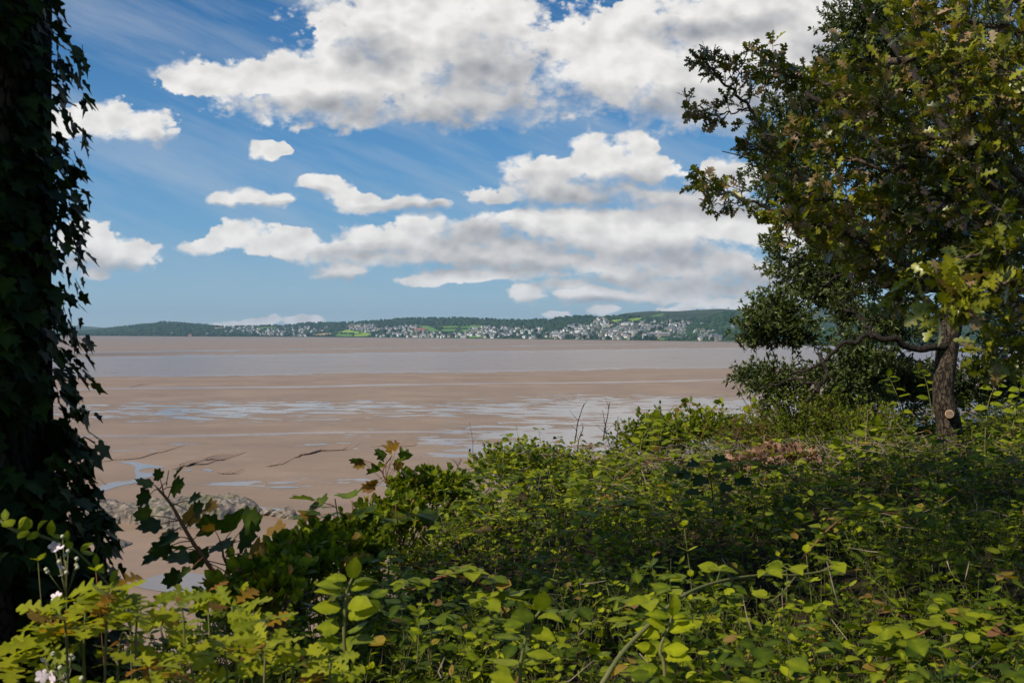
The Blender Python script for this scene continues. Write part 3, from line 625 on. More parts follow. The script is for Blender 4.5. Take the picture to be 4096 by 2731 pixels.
# ------------------------------------------------------------------ houses
M_w = [plain('white_render', (.78, .76, .70), (.86, .85, .82), .05, .8), plain('cream_render', (.6, .52, .40), (.68, .6, .48), .05, .8), plain('grey_stone', (.25, .235, .21), (.34, .32, .28), .1, .9),
       plain('pale_stone', (.42, .39, .33), (.5, .47, .4), .1, .9), plain('pink_stone', (.50, .24, .20), (.58, .3, .26), .1, .85)]
M_r = [plain('grey_slate', (.11, .12, .13), (.17, .18, .19), .1, .6), plain('brown_tile', (.16, .10, .075), (.22, .14, .10), .1, .8), plain('pale_slate', (.22, .23, .24), (.3, .3, .31), .1, .5)]
M_win = plain('window_glass', (.02, .025, .03), (.05, .055, .06), .2, .2, .5)
def box(a, x0, x1, y0, y1, z0, z1, m=0):
    v = [(x, y, z) for z in (z0, z1) for y in (y0, y1) for x in (x0, x1)]
    a.quads(v, [(0, 2, 3, 1), (4, 5, 7, 6), (0, 1, 5, 4), (1, 3, 7, 5), (3, 2, 6, 7), (2, 0, 4, 6)], m=m)
def gable(a, w, d, e, h, m=0, o=.4, cx=0, cy=0, ax=0):
    """pitched roof with gable ends; ax=0 ridge along x"""
    if ax == 0:
        X, Y = w / 2 + o, d / 2 + o; v = [(-X, -Y, e), (X, -Y, e), (X, Y, e), (-X, Y, e), (-X, 0, e + h), (X, 0, e + h)]
        q = [(0, 1, 5, 4), (2, 3, 4, 5)]; t = [(0, 4, 3), (1, 2, 5)]
    else:
        X, Y = w / 2 + o, d / 2 + o; v = [(-X, -Y, e), (X, -Y, e), (X, Y, e), (-X, Y, e), (0, -Y, e + h), (0, Y, e + h)]
        q = [(1, 2, 5, 4), (3, 0, 4, 5)]; t = [(0, 1, 4), (2, 3, 5)]
    v = np.array(v, float) + np.array([cx, cy, 0]); a.quads(v, q, m=m); a.add(v, t, m=m)
def windows(a, w, yf, zs, n, m, ww=1.2, wh=1.4):
    for z in zs:
        for k in range(n):
            x = -w / 2 + w * (k + .5) / n; box(a, x - ww / 2, x + ww / 2, yf - .06, yf + .02, z, z + wh, m)
def house_mesh(w, d, e, h, wall, roof, ax, wing, floors):
    a = Acc(); box(a, -w / 2, w / 2, -d / 2, d / 2, -4, e, 0); gable(a, w, d, e, h, 1, ax=ax)
    if ax == 1: a.add([(-w / 2, -d / 2 - .35, e), (w / 2, -d / 2 - .35, e), (0, -d / 2 - .42, e + h * .92)], [(0, 1, 2)], m=0)
    if wing: box(a, w * .05, w * .45, -d / 2 - 3, -d / 2 + 1, -4, e * .9, 0); gable(a, w * .4, 4.4, e * .9, h * .7, 1, cx=w * .25, cy=-d / 2 - 1, ax=1)
    box(a, -w * .42, -w * .42 + 1.1, -.5, .5, e, e + h + 1.3, 0)
    if w > 10: box(a, w * .36, w * .36 + 1.1, -.5, .5, e, e + h + 1.3, 0)
    windows(a, w * .9, -d / 2 - (3 if 0 else 0), [1.0 + 2.7 * f for f in range(floors)], max(2, int(w / 3.4)), 2)
    me = a.mesh('house', False)
    for m in (wall, roof, M_win): me.materials.append(m)
    return me
VAR = []
for wi, wn in ((0, 'white'), (1, 'cream'), (2, 'grey stone'), (3, 'pale stone')):
    for (w, d, e, h, ax, wing, fl, nm) in ((10, 8, 5.6, 3.0, 0, False, 2, 'house'), (9, 9, 5.8, 3.6, 1, False, 2, 'gabled house'), (13, 8, 3.6, 2.8, 0, True, 1, 'bungalow'), (22, 9, 7.5, 3.6, 0, False, 3, 'terrace')):
        for ri in ((0, 1, 2) if wi < 2 else (0,)):
            if nm == 'terrace' and ri: continue
            VAR.append((house_mesh(w, d, e, h, M_w[wi], M_r[ri], ax, wing, fl), wn, nm, ('grey slate', 'brown tile', 'pale slate')[ri], w))
REG = ['in the leftmost cluster', 'on the left shore', 'beside the stubble field', 'above the yellow green field', 'around the pink building', 'below the ridge fields',
       'just left of town', 'in the left of town', 'on top of town', 'in mid town', 'on the waterfront', 'below the wooded mound']
BIGB = [(1680,1322,30),(2695,1340,45),(2348,1350,30),(2700,1347,25),(2858,1362,30),(2938,1303,14)]
hs = []
tot = 0
weights = [.11, .02, .01, .09, .18, .12, .05, .13, .04, .22, .06, .02]
TARGET = 620
for ri, (poly, dens) in enumerate(TOWN):
    want = int(TARGET * weights[ri]); got = []; tries = 0; xs = [p[0] for p in poly]; ys_ = [p[1] for p in poly]
    while len(got) < want and tries < want * 60:
        tries += 1; x = random.uniform(min(xs), max(xs)); y = random.uniform(min(ys_), max(ys_))
        # rows along the slope
        y = round(y / 3.4) * 3.4 + random.uniform(-.8, .8)
        if not inpoly(x, y, poly): continue
        if any(h_ is main and inpoly(x, y, p) for h_, p, m_ in FIELDS): continue
        if any(abs(x - a_) < r_ and -9 < y - b_ < 5 for a_, b_, r_ in BIGB): continue
        if any(abs(x - gx) < 8.5 and abs(y - gy) < 2.6 for gx, gy in got): continue
        if any(abs(x - f[1]) < f[3] * .6 and -12 < y - f[2] < 3 for f in FT): continue
        got.append((x, y))
    for (x, y) in got:
        hill = main
        if ri == 11: hill = mound
        if ri == 10 and x > 2790: hill = mound
        uu, t = hill.hit(x, y); P = hill.xyz(np.array([uu]), np.array([max(t, .012)]))[0]
        r = random.random()
        if ri in (7, 9, 10): wi = 0 if r < .36 else 1 if r < .48 else 2 if r < .78 else 3
        elif ri == 3: wi = 1 if r < .4 else 0 if r < .75 else 3
        else: wi = 0 if r < .66 else 1 if r < .76 else 2 if r < .86 else 3
        c = [v_ for v_ in VAR if v_[1] == ('white', 'cream', 'grey stone', 'pale stone')[wi]]
        ty = random.random(); c = [v_ for v_ in c if v_[2] == ('terrace' if ty < (.16 if ri in (7, 9, 10) else .04) else 'bungalow' if ty < .3 else 'gabled house' if ty < .6 else 'house')]
        hs.append((P, random.choice(c), ri, x, y))
hs.sort(key=lambda h_: -h_[1][4] / h_[0][1])
keep, rest = hs[:292], hs[292:]
cnt = {}
ORD = ['first', 'second', 'third', 'fourth', 'fifth', 'sixth', 'seventh', 'eighth', 'ninth', 'tenth', 'eleventh', 'twelfth', 'thirteenth', 'fourteenth', 'fifteenth', 'sixteenth', 'seventeenth', 'eighteenth', 'nineteenth', 'twentieth'] + ['twenty-' + w for w in ('first', 'second', 'third', 'fourth', 'fifth', 'sixth', 'seventh', 'eighth', 'ninth')] + ['thirtieth'] + ['thirty-' + w for w in ('first', 'second', 'third', 'fourth', 'fifth', 'sixth', 'seventh', 'eighth', 'ninth')] + ['fortieth']
keep.sort(key=lambda h_: h_[3])
for P, var, ri, x, y in keep:
    key = (var[1], var[2], var[3], ri); cnt.setdefault(key, []).append((P, var, x, y))
for key, L in cnt.items():
    for k, (P, var, x, y) in enumerate(L):
        o = bpy.data.objects.new('house', var[0]); COL.objects.link(o); o.location = P; o.rotation_euler = (0, 0, random.gauss(0, .45)); o.scale = (random.uniform(.85, 1.15),) * 3
        od = '' if len(L) == 1 else (', leftmost such' if k == 0 else ', rightmost such' if k == len(L) - 1 else ', %s such from left' % ORD[min(k, 39)])
        tag(o, '%s %s, %s roof, %s%s' % (var[1], var[2], var[3], REG[key[3]], od), 'house', 'houses of the town on the far shore')
a = Acc(); MM = M_w[:4] + M_r + [M_win]
for P, var, ri, x, y in rest:
    me = var[0]; n = len(me.vertices); co = np.empty(n * 3); me.vertices.foreach_get('co', co); co = co.reshape(-1, 3)
    tri = np.empty(len(me.polygons) * 3, np.int32); me.loops.foreach_get('vertex_index', tri); mi = np.empty(len(me.polygons), np.int32); me.polygons.foreach_get('material_index', mi)
    mi = np.array([MM.index(me.materials[0]), MM.index(me.materials[1]), 7])[mi]
    th = random.gauss(0, .45); c_, s_ = math.cos(th), math.sin(th); co = co @ np.array([[c_, s_, 0], [-s_, c_, 0], [0, 0, 1]])
    a.add(co + P, tri.reshape(-1, 3), m=mi)
tag(a.build('houses', MM, smooth=False), 'the many smaller and farther houses filling the town on the far shore', 'houses', kind='stuff')

# landmark buildings with their parts
def landmark(hill, x, y, w, d, e, h, wall, roof, label, n, fl, name='building', cat='building', gables=0, tower=0):
    uu, t = hill.hit(x, y); P = hill.xyz(np.array([uu]), np.array([max(t, .012)]))[0]; o = empty(name, P, label, cat)
    def part(nm, a, m, par=o):
        p = a.build(nm, m, smooth=False); p.parent = par; return p
    a = Acc(); box(a, -w / 2, w / 2, -d / 2, d / 2, -5, e)
    wl = part('wall', a, wall)
    a = Acc(); gable(a, w, d, e, h, 0); rf = part('roof', a, roof)
    for k in range(max(2, int(w / 14))):
        a = Acc(); xx = -w / 2 + w * (k + .5) / max(2, int(w / 14)); box(a, xx - .7, xx + .7, -.6, .6, e + h * .6, e + h + 1.8); part('chimney', a, wall, rf)
    for k in range(gables):
        a = Acc(); xx = -w / 2 + w * (k + .5) / gables; gw = w / gables * .45; box(a, xx - gw / 2, xx + gw / 2, -d / 2 - 1.6, -d / 2 + .5, -5, e + .8)
        a.add([(xx - gw / 2, -d / 2 - 1.6, e + .8), (xx + gw / 2, -d / 2 - 1.6, e + .8), (xx, -d / 2 - 1.6, e + h * .9)], [(0, 1, 2)]); part('bay', a, wall)
        a = Acc(); gable(a, gw, 4, e + .82, h * .8, 0, cx=xx, cy=-d / 2, ax=1, o=.3); part('dormer_roof', a, roof)
    yf = -d / 2
    for f in range(fl):
        for k in range(n):
            a = Acc(); xx = -w / 2 + w * (k + .5) / n; inb = any(abs(xx - (-w / 2 + w * (g_ + .5) / gables)) < w / gables * .225 for g_ in range(gables)) if gables else False
            y_ = yf - (1.6 if inb else 0); box(a, xx - .6, xx + .6, y_ - .08, y_ + .02, 1 + 3 * f, 2.6 + 3 * f); part('window', a, M_win)
    if tower:
        a = Acc(); box(a, w / 2, w / 2 + 6, -3, 3, -5, e + h + 5); part('tower', a, wall)
        a = Acc(); v = [(w / 2 - .3, -3.3, e + h + 5), (w / 2 + 6.3, -3.3, e + h + 5), (w / 2 + 6.3, 3.3, e + h + 5), (w / 2 - .3, 3.3, e + h + 5), (w / 2 + 3, 0, e + h + 10)]; a.add(v, [(0, 1, 4), (1, 2, 4), (2, 3, 4), (3, 0, 4)]); part('tower_roof', a, roof)
landmark(main, 1680, 1322, 52, 12, 9, 4, M_w[4], plain('pink_roof', (.36, .16, .13), (.42, .2, .17)), 'long pink hotel like building standing above the houses on the far slope', 12, 3, gables=3)
landmark(main, 2640, 1342, 62, 12, 8, 4, M_w[2], M_r[2], 'long low grey stone building in the middle of the town', 14, 2)
landmark(main, 2350, 1350, 38, 12, 9, 4, M_w[3], M_r[0], 'grey stone terrace with bay gables at the left of the main town', 10, 3, gables=4)
landmark(main, 2748, 1348, 26, 12, 10, 4, M_w[0], M_r[0], 'tall white hotel near the right end of the waterfront', 7, 3)
landmark(main, 2722, 1338, 20, 12, 11, 4, M_w[2], M_r[0], 'tall grey stone hotel above the waterfront houses', 6, 3, tower=1)
landmark(main, 2835, 1361, 34, 11, 9, 4, M_w[3], M_r[0], 'grey stone terrace at the foot of the wooded mound', 10, 3, gables=3)
landmark(mound, 2872, 1362, 22, 11, 9, 4, M_w[2], M_r[0], 'last grey stone villa at the right end of the waterfront', 6, 3, gables=2)
landmark(mound, 2938, 1306, 22, 9, 3.5, 2.4, M_w[0], M_r[2], 'white bungalow in a clearing high on the wooded mound', 6, 1, 'house', 'house')
landmark(mound, 2808, 1302, 10, 9, 7, 2.5, M_w[0], M_r[0], 'white square villa alone at the left edge of the wooded mound', 3, 2, 'house', 'house')
landmark(mound, 2928, 1314, 12, 9, 5.5, 3, M_w[3], M_r[0], 'grey house just below the white bungalow on the mound', 3, 2, 'house', 'house')
landmark(main, 690, 1336, 11, 8, 5.5, 3.4, M_w[0], M_r[1], 'lone white cottage in front of the dark wood on the left', 3, 2, 'house', 'house')
landmark(main, 830, 1336, 14, 8, 4, 3, M_w[0], M_r[0], 'low white house at the right edge of the dark wood', 4, 1, 'house', 'house')
landmark(main, 1222, 1344, 11, 9, 8, 3, M_w[0], M_r[0], 'tall white house by the shore left of the stubble field', 3, 2, 'house', 'house')
landmark(main, 760, 1342, 16, 8, 4.5, 3, M_w[4], M_r[1], 'low reddish building on the shore below the wood', 4, 1, 'house', 'house')
landmark(main, 2140, 1357, 26, 7, 4, 2, M_w[2], M_r[0], 'long dark shed on the shore below the large round tree', 6, 1, 'shed', 'shed')
# ------------------------------------------------------------------ the bank we stand on
HX = [-8, -1.54, -1.07, 0, 1, 1.6, 2.6, 3.8, 5, 7.2, 14, 30]; HZ = [-1.15, -1.08, -1.05, -.97, -.93, -.88, -.84, -.84, -.8, -.6, .0, 2.0]
EX = [-8, -3, -1.6, -1.07, -.9, -.5, 0, 1, 1.5, 2.6, 3.8, 7.2, 14, 30]; EY = [2.4, 2.9, 3.7, 4.6, 5.3, 6.6, 8, 9.2, 10, 11, 12, 14, 18, 26]
def topz(x, y):
    """height of the top of the undergrowth"""
    x = np.asarray(x, float); y = np.asarray(y, float)
    h = np.interp(x, HX, HZ) + .17 * fbm(x * .9 + 3, y * .9, 3) + .07 * fbm(x * 3.1, y * 3.1 + 9, 2) + .045 * fbm(x * 7.5, y * 7.5 + 3, 2)
    e = np.interp(x, EX, EY) + .35 * fbm(x * 1.3, 7.7 + 0 * x, 2)
    over = np.maximum(y - e, 0)
    return CAMZ + h - .9 * over - .35 * np.minimum(over * 3, 1) * over
def soilz(x, y):
    e = np.interp(x, EX, EY); over = np.maximum(y - e, 0)
    return topz(x, y) - .38 - .5 * np.minimum(over, 3)
gx = np.linspace(-14, 40, 190); gy = np.concatenate([np.linspace(-10, 1, 12)[:-1], np.linspace(1, 40, 150)])
X_, Y_ = np.meshgrid(gx, gy, indexing='ij'); Z_ = np.maximum(soilz(X_, np.maximum(Y_, 1)), -1)
a = Acc(); i = np.arange(len(gx) - 1)[:, None] * len(gy); j = np.arange(len(gy) - 1)[None]
a.quads(np.stack([X_, Y_, Z_], -1), np.stack([i + j, i + len(gy) + j, i + len(gy) + 1 + j, i + 1 + j], -1).reshape(-1, 4))
tag(a.build('bank', plain('leaf_mould', (.018, .013, .008), (.05, .035, .02), 9, .95, .1, bump=.05)), kind='structure')

L_under = leaf_mat('undergrowth_leaf', (.030, .055, .005), (.135, .185, .008), (.40, .43, .014), old=(.34, .28, .03), dead=(.28, .14, .07), trans=.38)
L_bram = leaf_mat('bramble_leaf', (.032, .060, .007), (.12, .165, .009), (.30, .33, .014), old=(.36, .26, .03), dead=(.25, .12, .06), trans=.34)
L_oak = leaf_mat('oak_leaf', (.026, .040, .005), (.09, .112, .007), (.30, .30, .016), old=(.26, .18, .06), dead=(.40, .26, .16), trans=.20, rough=.38, spec=.55)
L_sapl = leaf_mat('young_oak_leaf', (.10, .13, .010), (.22, .26, .014), (.34, .35, .020), old=(.40, .24, .02), dead=(.30, .12, .025), trans=.42)
L_holm = leaf_mat('holm_oak_leaf', (.022, .042, .010), (.055, .080, .014), (.15, .18, .045), old=(.12, .13, .03), dead=(.18, .16, .07), trans=.15, rough=.42, spec=.4)
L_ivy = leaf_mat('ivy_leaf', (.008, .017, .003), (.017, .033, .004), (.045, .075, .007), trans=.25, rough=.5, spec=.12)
L_maple = leaf_mat('sycamore_leaf', (.025, .048, .010), (.07, .11, .012), (.18, .23, .02), old=(.24, .15, .03), dead=(.24, .13, .05), trans=.38)
L_dead = leaf_mat('dead_leaf', (.14, .075, .045), (.26, .14, .09), (.42, .27, .18), trans=.15, rough=.7, spec=.2)
L_fine = leaf_mat('fine_shrub_leaf', (.055, .09, .010), (.11, .15, .012), (.20, .24, .02), old=(.18, .12, .04), dead=(.20, .09, .04), trans=.35)
M_twig = plain('twig', (.09, .065, .04), (.17, .13, .085), 20, .85, .2)
M_stem = plain('green_stem', (.10, .12, .03), (.20, .18, .07), 8, .7, .3)
M_rstem = plain('red_stem', (.16, .06, .03), (.22, .10, .05), 8, .7, .3)
M_dtwig = plain('dead_twig', (.20, .15, .11), (.34, .27, .2), 20, .9, .15)
M_bark = bark_mat('rough_bark', (.010, .008, .006), (.105, .078, .054), 18, .45, 1.0)
M_obark = bark_mat('branch_bark', (.04, .03, .022), (.17, .13, .095), 30, 1, .5)
M_dbark = bark_mat('dark_bark', (.012, .009, .007), (.045, .034, .026), 22, .5, .6)

# ------------------------------------------------------------------ undergrowth: shoots with leaf pairs
def shoots(acc, sacc, x, y, top, L, k, kind, size, spread=.9, stem=.0018, lean=.45, age=None, m=0, rs=None, updown=.25):
    n = len(x); base = np.stack([x, y, top - L], 1)
    d = nrm(np.stack([RNG.normal(0, lean, n), RNG.normal(0, lean, n), np.ones(n)], 1))
    ph = U(0, 2 * math.pi, n); r0 = U(0, 1, n) if rs is None else rs
    for j in range(k):
        f = (j + .6) / k
        for sgn in (0, 1):
            az = ph + sgn * math.pi + (j % 2) * math.pi / 2 + RNG.normal(0, .35, n)
            sel = RNG.random(n) > .12
            D = np.stack([np.cos(az), np.sin(az), RNG.normal(updown, .35, n)], 1)
            Nn = np.stack([RNG.normal(0, .4, n), RNG.normal(0, .4, n), np.ones(n)], 1)
            P = base + d * (L * f)[:, None] if not np.isscalar(L) else base + d * L * f
            S = size * U(.65, 1.3, n) * (1.1 - .35 * f)
            ag = (RNG.random(n) < .035) * U(.5, 1, n) if age is None else age
            put(acc, kind, P[sel], D[sel], Nn[sel], S[sel], r=np.clip(r0 + RNG.normal(0, .18, n) + .15 * (f - .5), 0, 1)[sel], a=np.broadcast_to(ag, (n,))[sel], m=m)
    if sacc is not None:
        tip = base + d * (L if np.isscalar(L) else L[:, None]); o = np.array([stem, 0, 0]); o2 = np.array([0, stem, 0])
        v = np.stack([base - o, base + o, base + o2, tip - o * .5, tip + o * .5, tip + o2 * .5], 1).reshape(-1, 3)
        t = np.array([(0, 1, 4), (0, 4, 3), (1, 2, 5), (1, 5, 4), (2, 0, 3), (2, 3, 5)])[None] + (np.arange(n) * 6)[:, None, None]
        sacc.add(v, t.reshape(-1, 3), r=.5)
def sample(n, u0=-.62, u1=.62, y0=2.0, y1=17, back=1.0):
    uu = U(u0, u1, n); y = y0 + (y1 - y0) * RNG.random(n) ** .9; x = uu * y
    e = np.interp(x, EX, EY); k = y < e + back
    return x[k], y[k]
A1 = Acc(); S1 = Acc()
x, y = sample(38000)
k_ = (fbm(x * 2.3 + 70, y * 2.3, 3) > -.22) | (RNG.random(len(x)) < .18); x, y = x[k_], y[k_]
pn = fbm(x * .55 + 40, y * .55, 3); t_ = topz(x, y) + RNG.normal(0, .03, len(x)) - .34 * RNG.random(len(x)) ** 1.7
keepg = ~((pn > .05) & (y < 9) & (x > -1.5)) | (RNG.random(len(x)) < .45)
tall = (RNG.random(len(x)) < .04) * U(.05, .2, len(x))
i0 = keepg
shoots(A1, S1, x[i0], y[i0], (t_ + tall)[i0], U(.12, .3, i0.sum()), 3, 'small', .042, rs=np.clip(.48 + pn[i0] * .9 + RNG.normal(0, .28, i0.sum()), 0, 1))
i1 = ~i0 | (RNG.random(len(x)) < .16)
shoots(A1, S1, x[i1], y[i1], t_[i1], U(.1, .26, i1.sum()), 2, 'round', np.where(fbm(x[i1] * 1.1, y[i1] * 1.1 + 60, 2) > .1, .062, .042), rs=np.clip(.35 + RNG.normal(0, .25, i1.sum()), 0, 1), updown=.1)
tag(A1.build('undergrowth', L_under), 'low tangled mass of small green leaves covering the bank', 'undergrowth', kind='stuff')
tag(S1.build('undergrowth_stems', M_stem), 'thin upright stems among the low undergrowth leaves', 'stems', kind='stuff')
# bramble patches: three leaflets on a stalk
A2 = Acc()
x, y = sample(5200); pn = fbm(x * .7 + 9, y * .7 + 4, 3); k = (pn > -.05) | (y < 3.4); x, y = x[k], y[k]
z = topz(x, y) + U(-.10, .09, len(x)); az = U(0, 6.28, len(x)); rr = U(0, 1, len(x)); ag = (RNG.random(len(x)) < .05) * U(.5, 1, len(x))
for off in (0, 1.25, -1.25):
    D = np.stack([np.cos(az + off), np.sin(az + off), RNG.normal(-.05, .2, len(x))], 1); Nn = np.stack([RNG.normal(0, .35, len(x)), RNG.normal(0, .35, len(x)), np.ones(len(x))], 1)
    P = np.stack([x, y, z], 1) + D * .012
    put(A2, 'ovate', P, D, Nn, U(.045, .075, len(x)) * (1 if off == 0 else .85), r=rr, a=ag)
tag(A2.build('brambles', L_bram), 'serrated bramble leaves spread through the undergrowth', 'brambles', kind='stuff')
# loose dead stalks and twigs caught in it
A3 = Acc(); x, y = sample(900, back=.3); z = topz(x, y) - .04
near = np.exp(-((x - 2.0) ** 2 + (y - 7.5) ** 2) / 3.0)
x2 = RNG.normal(2.1, .9, 900); y2 = RNG.normal(7.9, .9, 900); x = np.concatenate([x, x2]); y = np.concatenate([y, y2]); z = topz(x, y) - U(.0, .1, len(x))
for a_, b_, c_ in zip(x, y, z):
    d = rdir(1, .25, .5)[0]; L = random.uniform(.06, .22); p = np.array([a_, b_, c_]); tube(A3, [p - d * L * .5, p + rdir(1)[0] * .02, p + d * L * .5], [.0028, .0015], 3)
tag(A3.build('dead_stalks', M_dtwig), 'pale dead twigs and stalks caught in the undergrowth', 'twigs', kind='stuff')

# ------------------------------------------------------------------ branching helper
class Plant:
    def __init__(s): s.w = Acc(); s.l = Acc()
    def limb(s, pts, r0, r1, n=None, sides=7, wob=.0, rough=.05):
        pts = np.asarray(pts, float); n = n or max(6, len(pts) * 6); c = spline(pts, n)
        if wob: c = c + wob * np.stack([fbm(np.arange(n) * .45 + U(0, 99), U(0, 99) + 0 * np.arange(n), 3) for _ in range(3)], 1) * np.sin(np.linspace(0, math.pi, n))[:, None] ** .5
        tube(s.w, c, np.linspace(r0, r1, n), sides, rough=rough); return c
    def twig(s, p, d, L, r=.004, bend=.35, n=5, sides=4):
        pts = [p]; d = d / np.linalg.norm(d)
        for k in range(n):
            d = d + rdir(1)[0] * bend * .35; d /= np.linalg.norm(d); pts.append(pts[-1] + d * L / n)
        tube(s.w, pts, [r, r * .45], sides); return np.array(pts)
    def leaves(s, pts, kind, size, per, up=.6, out=.8, tip=3, age=0.0, agev=0.0, rc=None, sd=.22, f0=.15):
        n = per; f = U(f0, 1, n); idx = f * (len(pts) - 1); i = np.minimum(idx.astype(int), len(pts) - 2); w = (idx - i)[:, None]
        P = pts[i] * (1 - w) + pts[i + 1] * w; T = nrm(pts[i + 1] - pts[i])
        D = nrm(T * .7 + rdir(n) * out)
        if tip: P = np.concatenate([P, np.repeat(pts[-1:], tip, 0)]); D = np.concatenate([D, nrm(nrm(pts[-1] - pts[-2])[None] + rdir(tip) * .7)])
        m = len(P); Nn = nrm(rdir(m) * (1 - up) + np.array([0, 0, 1]) * up)
        ag = np.where(RNG.random(m) < age, U(.45, 1, m), 0) if age else np.zeros(m)
        if agev: ag = np.clip(ag + agev, 0, 1)
        put(s.l, kind, P, D, Nn, size * U(.7, 1.25, m), r=np.clip((rc if rc is not None else .5) + RNG.normal(0, sd, m), 0, 1), a=ag)

# ------------------------------------------------------------------ ivy clad tree on the left
TX, TY, TR = -1.83, 3.25, .285
def trunk_x(z): return TX + .02 * np.sin(z * 1.1) - .012 * (z - CAMZ)
root = empty('ivy_tree', (TX, TY, CAMZ - 1.5), 'tall tree trunk thickly covered in dark ivy at the left edge', 'tree')
tk = Plant(); zz = np.linspace(CAMZ - 1.9, CAMZ + 5.2, 60)
th = np.linspace(0, 2 * math.pi, 40, endpoint=False)
rr = TR * (1 + .25 * np.exp(-(zz - CAMZ + 1.9) * 1.6))[:, None] * (1 + .045 * fbm(th[None] * 3.0 + 50, zz[:, None] * .6, 3) + .03 * np.abs(fbm(th[None] * 9 + 20, zz[:, None] * .9, 3)))
v = np.stack([trunk_x(zz)[:, None] + rr * np.cos(th), TY + rr * np.sin(th), zz[:, None] + 0 * rr], -1)
i = np.arange(59)[:, None] * 40; j = np.arange(40)[None]; k = (j + 1) % 40
tk.w.quads(v, np.stack([i + j, i + k, i + 40 + k, i + 40 + j], -1).reshape(-1, 4))
tk.w.build('trunk', M_bark, root)
iv = Plant()
for k in range(46):   # ivy stems climbing the bark
    a0 = U(-2.9, .6); z0 = CAMZ - 1.8 + U(0, 1.2); n = 26; z1 = z0 + U(1.5, 5); zs = np.linspace(z0, min(z1, CAMZ + 4), n); aa = a0 + .35 * fbm(zs * 1.3 + 7 * k, 3 * k + 0 * zs, 3)
    r_ = TR * (1.02 + .25 * np.exp(-(zs - CAMZ + 1.9) * 1.6)) + .012
    tube(iv.w, np.stack([trunk_x(zs) + r_ * np.cos(aa), TY + r_ * np.sin(aa), zs], 1), [U(.006, .014), .004], 5)
iv.w.build('ivy_stem', M_dbark, root)
# leaves: sparse on the bare bark in the middle, dense on the right flank and towards the foot
def ivy(n, za, zb, aa, ab, ra, rb, size, dz=None):
    z = U(za, zb, n) + CAMZ; an = U(aa, ab, n); r_ = TR + U(ra, rb, n) + np.where(z < CAMZ - .25, .05 * (CAMZ - .25 - z), 0)
    P = np.stack([trunk_x(z) + r_ * np.cos(an), TY + r_ * np.sin(an), z], 1); out = np.stack([np.cos(an), np.sin(an), 0 * an], 1)
    D = nrm(out * .55 + rdir(n) * .45 + np.array([0, 0, -.75])); Nn = nrm(out + rdir(n) * .45 + np.array([0, 0, .35]))
    cl = fbm(z * 4.2, an * 3, 3)
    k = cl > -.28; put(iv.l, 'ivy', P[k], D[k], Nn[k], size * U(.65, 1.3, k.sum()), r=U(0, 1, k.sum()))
ivy(3000, -1.6, 2.6, -.85, .5, .0, .14, .056)
ivy(700, -1.6, -.15, -1.3, .45, .05, .18, .062)
ivy(750, -1.6, -.15, -2.6, -.7, .02, .14, .06)
ivy(50, -.1, 1.5, -2.3, -.8, .01, .05, .055)
ivy(420, -1.6, 1.6, -2.9, -2.05, .02, .15, .055)
ivy(420, -1.6, -.6, -1.0, .5, .1, .22, .064)
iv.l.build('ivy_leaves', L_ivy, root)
# its crown, above the picture: it is what shades the trunk and parts of the bank
cr = Plant()
SUNV = nrm(sd[None])[0]
def shade_over(x, y, z, H, r, n):
    """crown mass on the sun side of (x, y, z), H metres above the eye"""
    t = (CAMZ + H - z) / SUNV[2]; c = np.array([x, y, z]) + SUNV * t
    pts = c + RNG.normal(0, 1, (n, 3)) * np.array([r, r, r * .45]) * .55
    pts[:, 2] = np.maximum(pts[:, 2], CAMZ + 2.9)
    k = pts[:, 2] > CAMZ + 2.6 + .36 * np.maximum(pts[:, 1] - 5, 0); pts = pts[k]
    put(cr.l, 'ovate', pts, rdir(len(pts)), rdir(len(pts), 1.0), U(.09, .15, len(pts)))
    c0 = np.array([trunk_x(CAMZ + 4.5), TY, CAMZ + 4.3 + U(-.8, .8)])
    cr.limb([c0, (c0 + c) / 2 + np.array([0, 0, .5]), c], .06, .015, wob=.3)
CROWN_SPOTS = []
for zq in (-1.2, -.6, 0, .5, 1.0, 1.6, 2.2): CROWN_SPOTS.append((TX, TY - .1, CAMZ + zq, 4.6, .62, 300))
CROWN_SPOTS += [(1.1, 4.6, CAMZ - 1, 4.4, .45, 70), (.2, 6.6, CAMZ - 1, 4.8, .4, 60), (3.3, 4.6, CAMZ - 1, 4.6, .7, 160), (2.7, 5.4, CAMZ - 1, 4.6, .85, 300), (2.0, 4.3, CAMZ - 1, 4.4, .45, 120), (3.6, 7.2, CAMZ - .9, 4.8, .6, 140)]
for c in CROWN_SPOTS: shade_over(*c)
cw = cr.w.build('crown_branch', M_dbark, root); cl_ = cr.l.build('crown', L_under, root)

# ------------------------------------------------------------------ holm oak on the right (trunk at x 955)
hroot = empty('holm_oak', at(950, 437, 9.0), 'big dark evergreen oak with leaning trunk and sawn off limb stub on the right', 'tree')
H = Plant(); A_ = lambda x_, y_, d_: at(x_, y_, d_ - 2)
trunk = [A_(952, 470, 11.0), A_(949, 425, 11.0), A_(943, 395, 11.0), A_(947, 350, 11.05), A_(955, 290, 11.1), A_(957, 230, 11.2), A_(962, 160, 11.3), A_(958, 80, 11.5), A_(965, -40, 11.8)]
n = 70; c = spline(trunk, n); rad = np.interp(np.linspace(0, 8, n), [0, 1, 2, 3, 4, 8], [.125, .108, .090, .095, .10, .07])
tube(H.w, c, rad, 20, rough=.035)
H.w.build('trunk', M_bark, hroot)
# fork to the right
HB = Plant()
HB.limb([A_(957, 215, 11.2), A_(980, 175, 11.3), A_(992, 130, 11.4), A_(1000, 60, 11.6), A_(1012, -30, 12)], .07, .05, wob=.05)
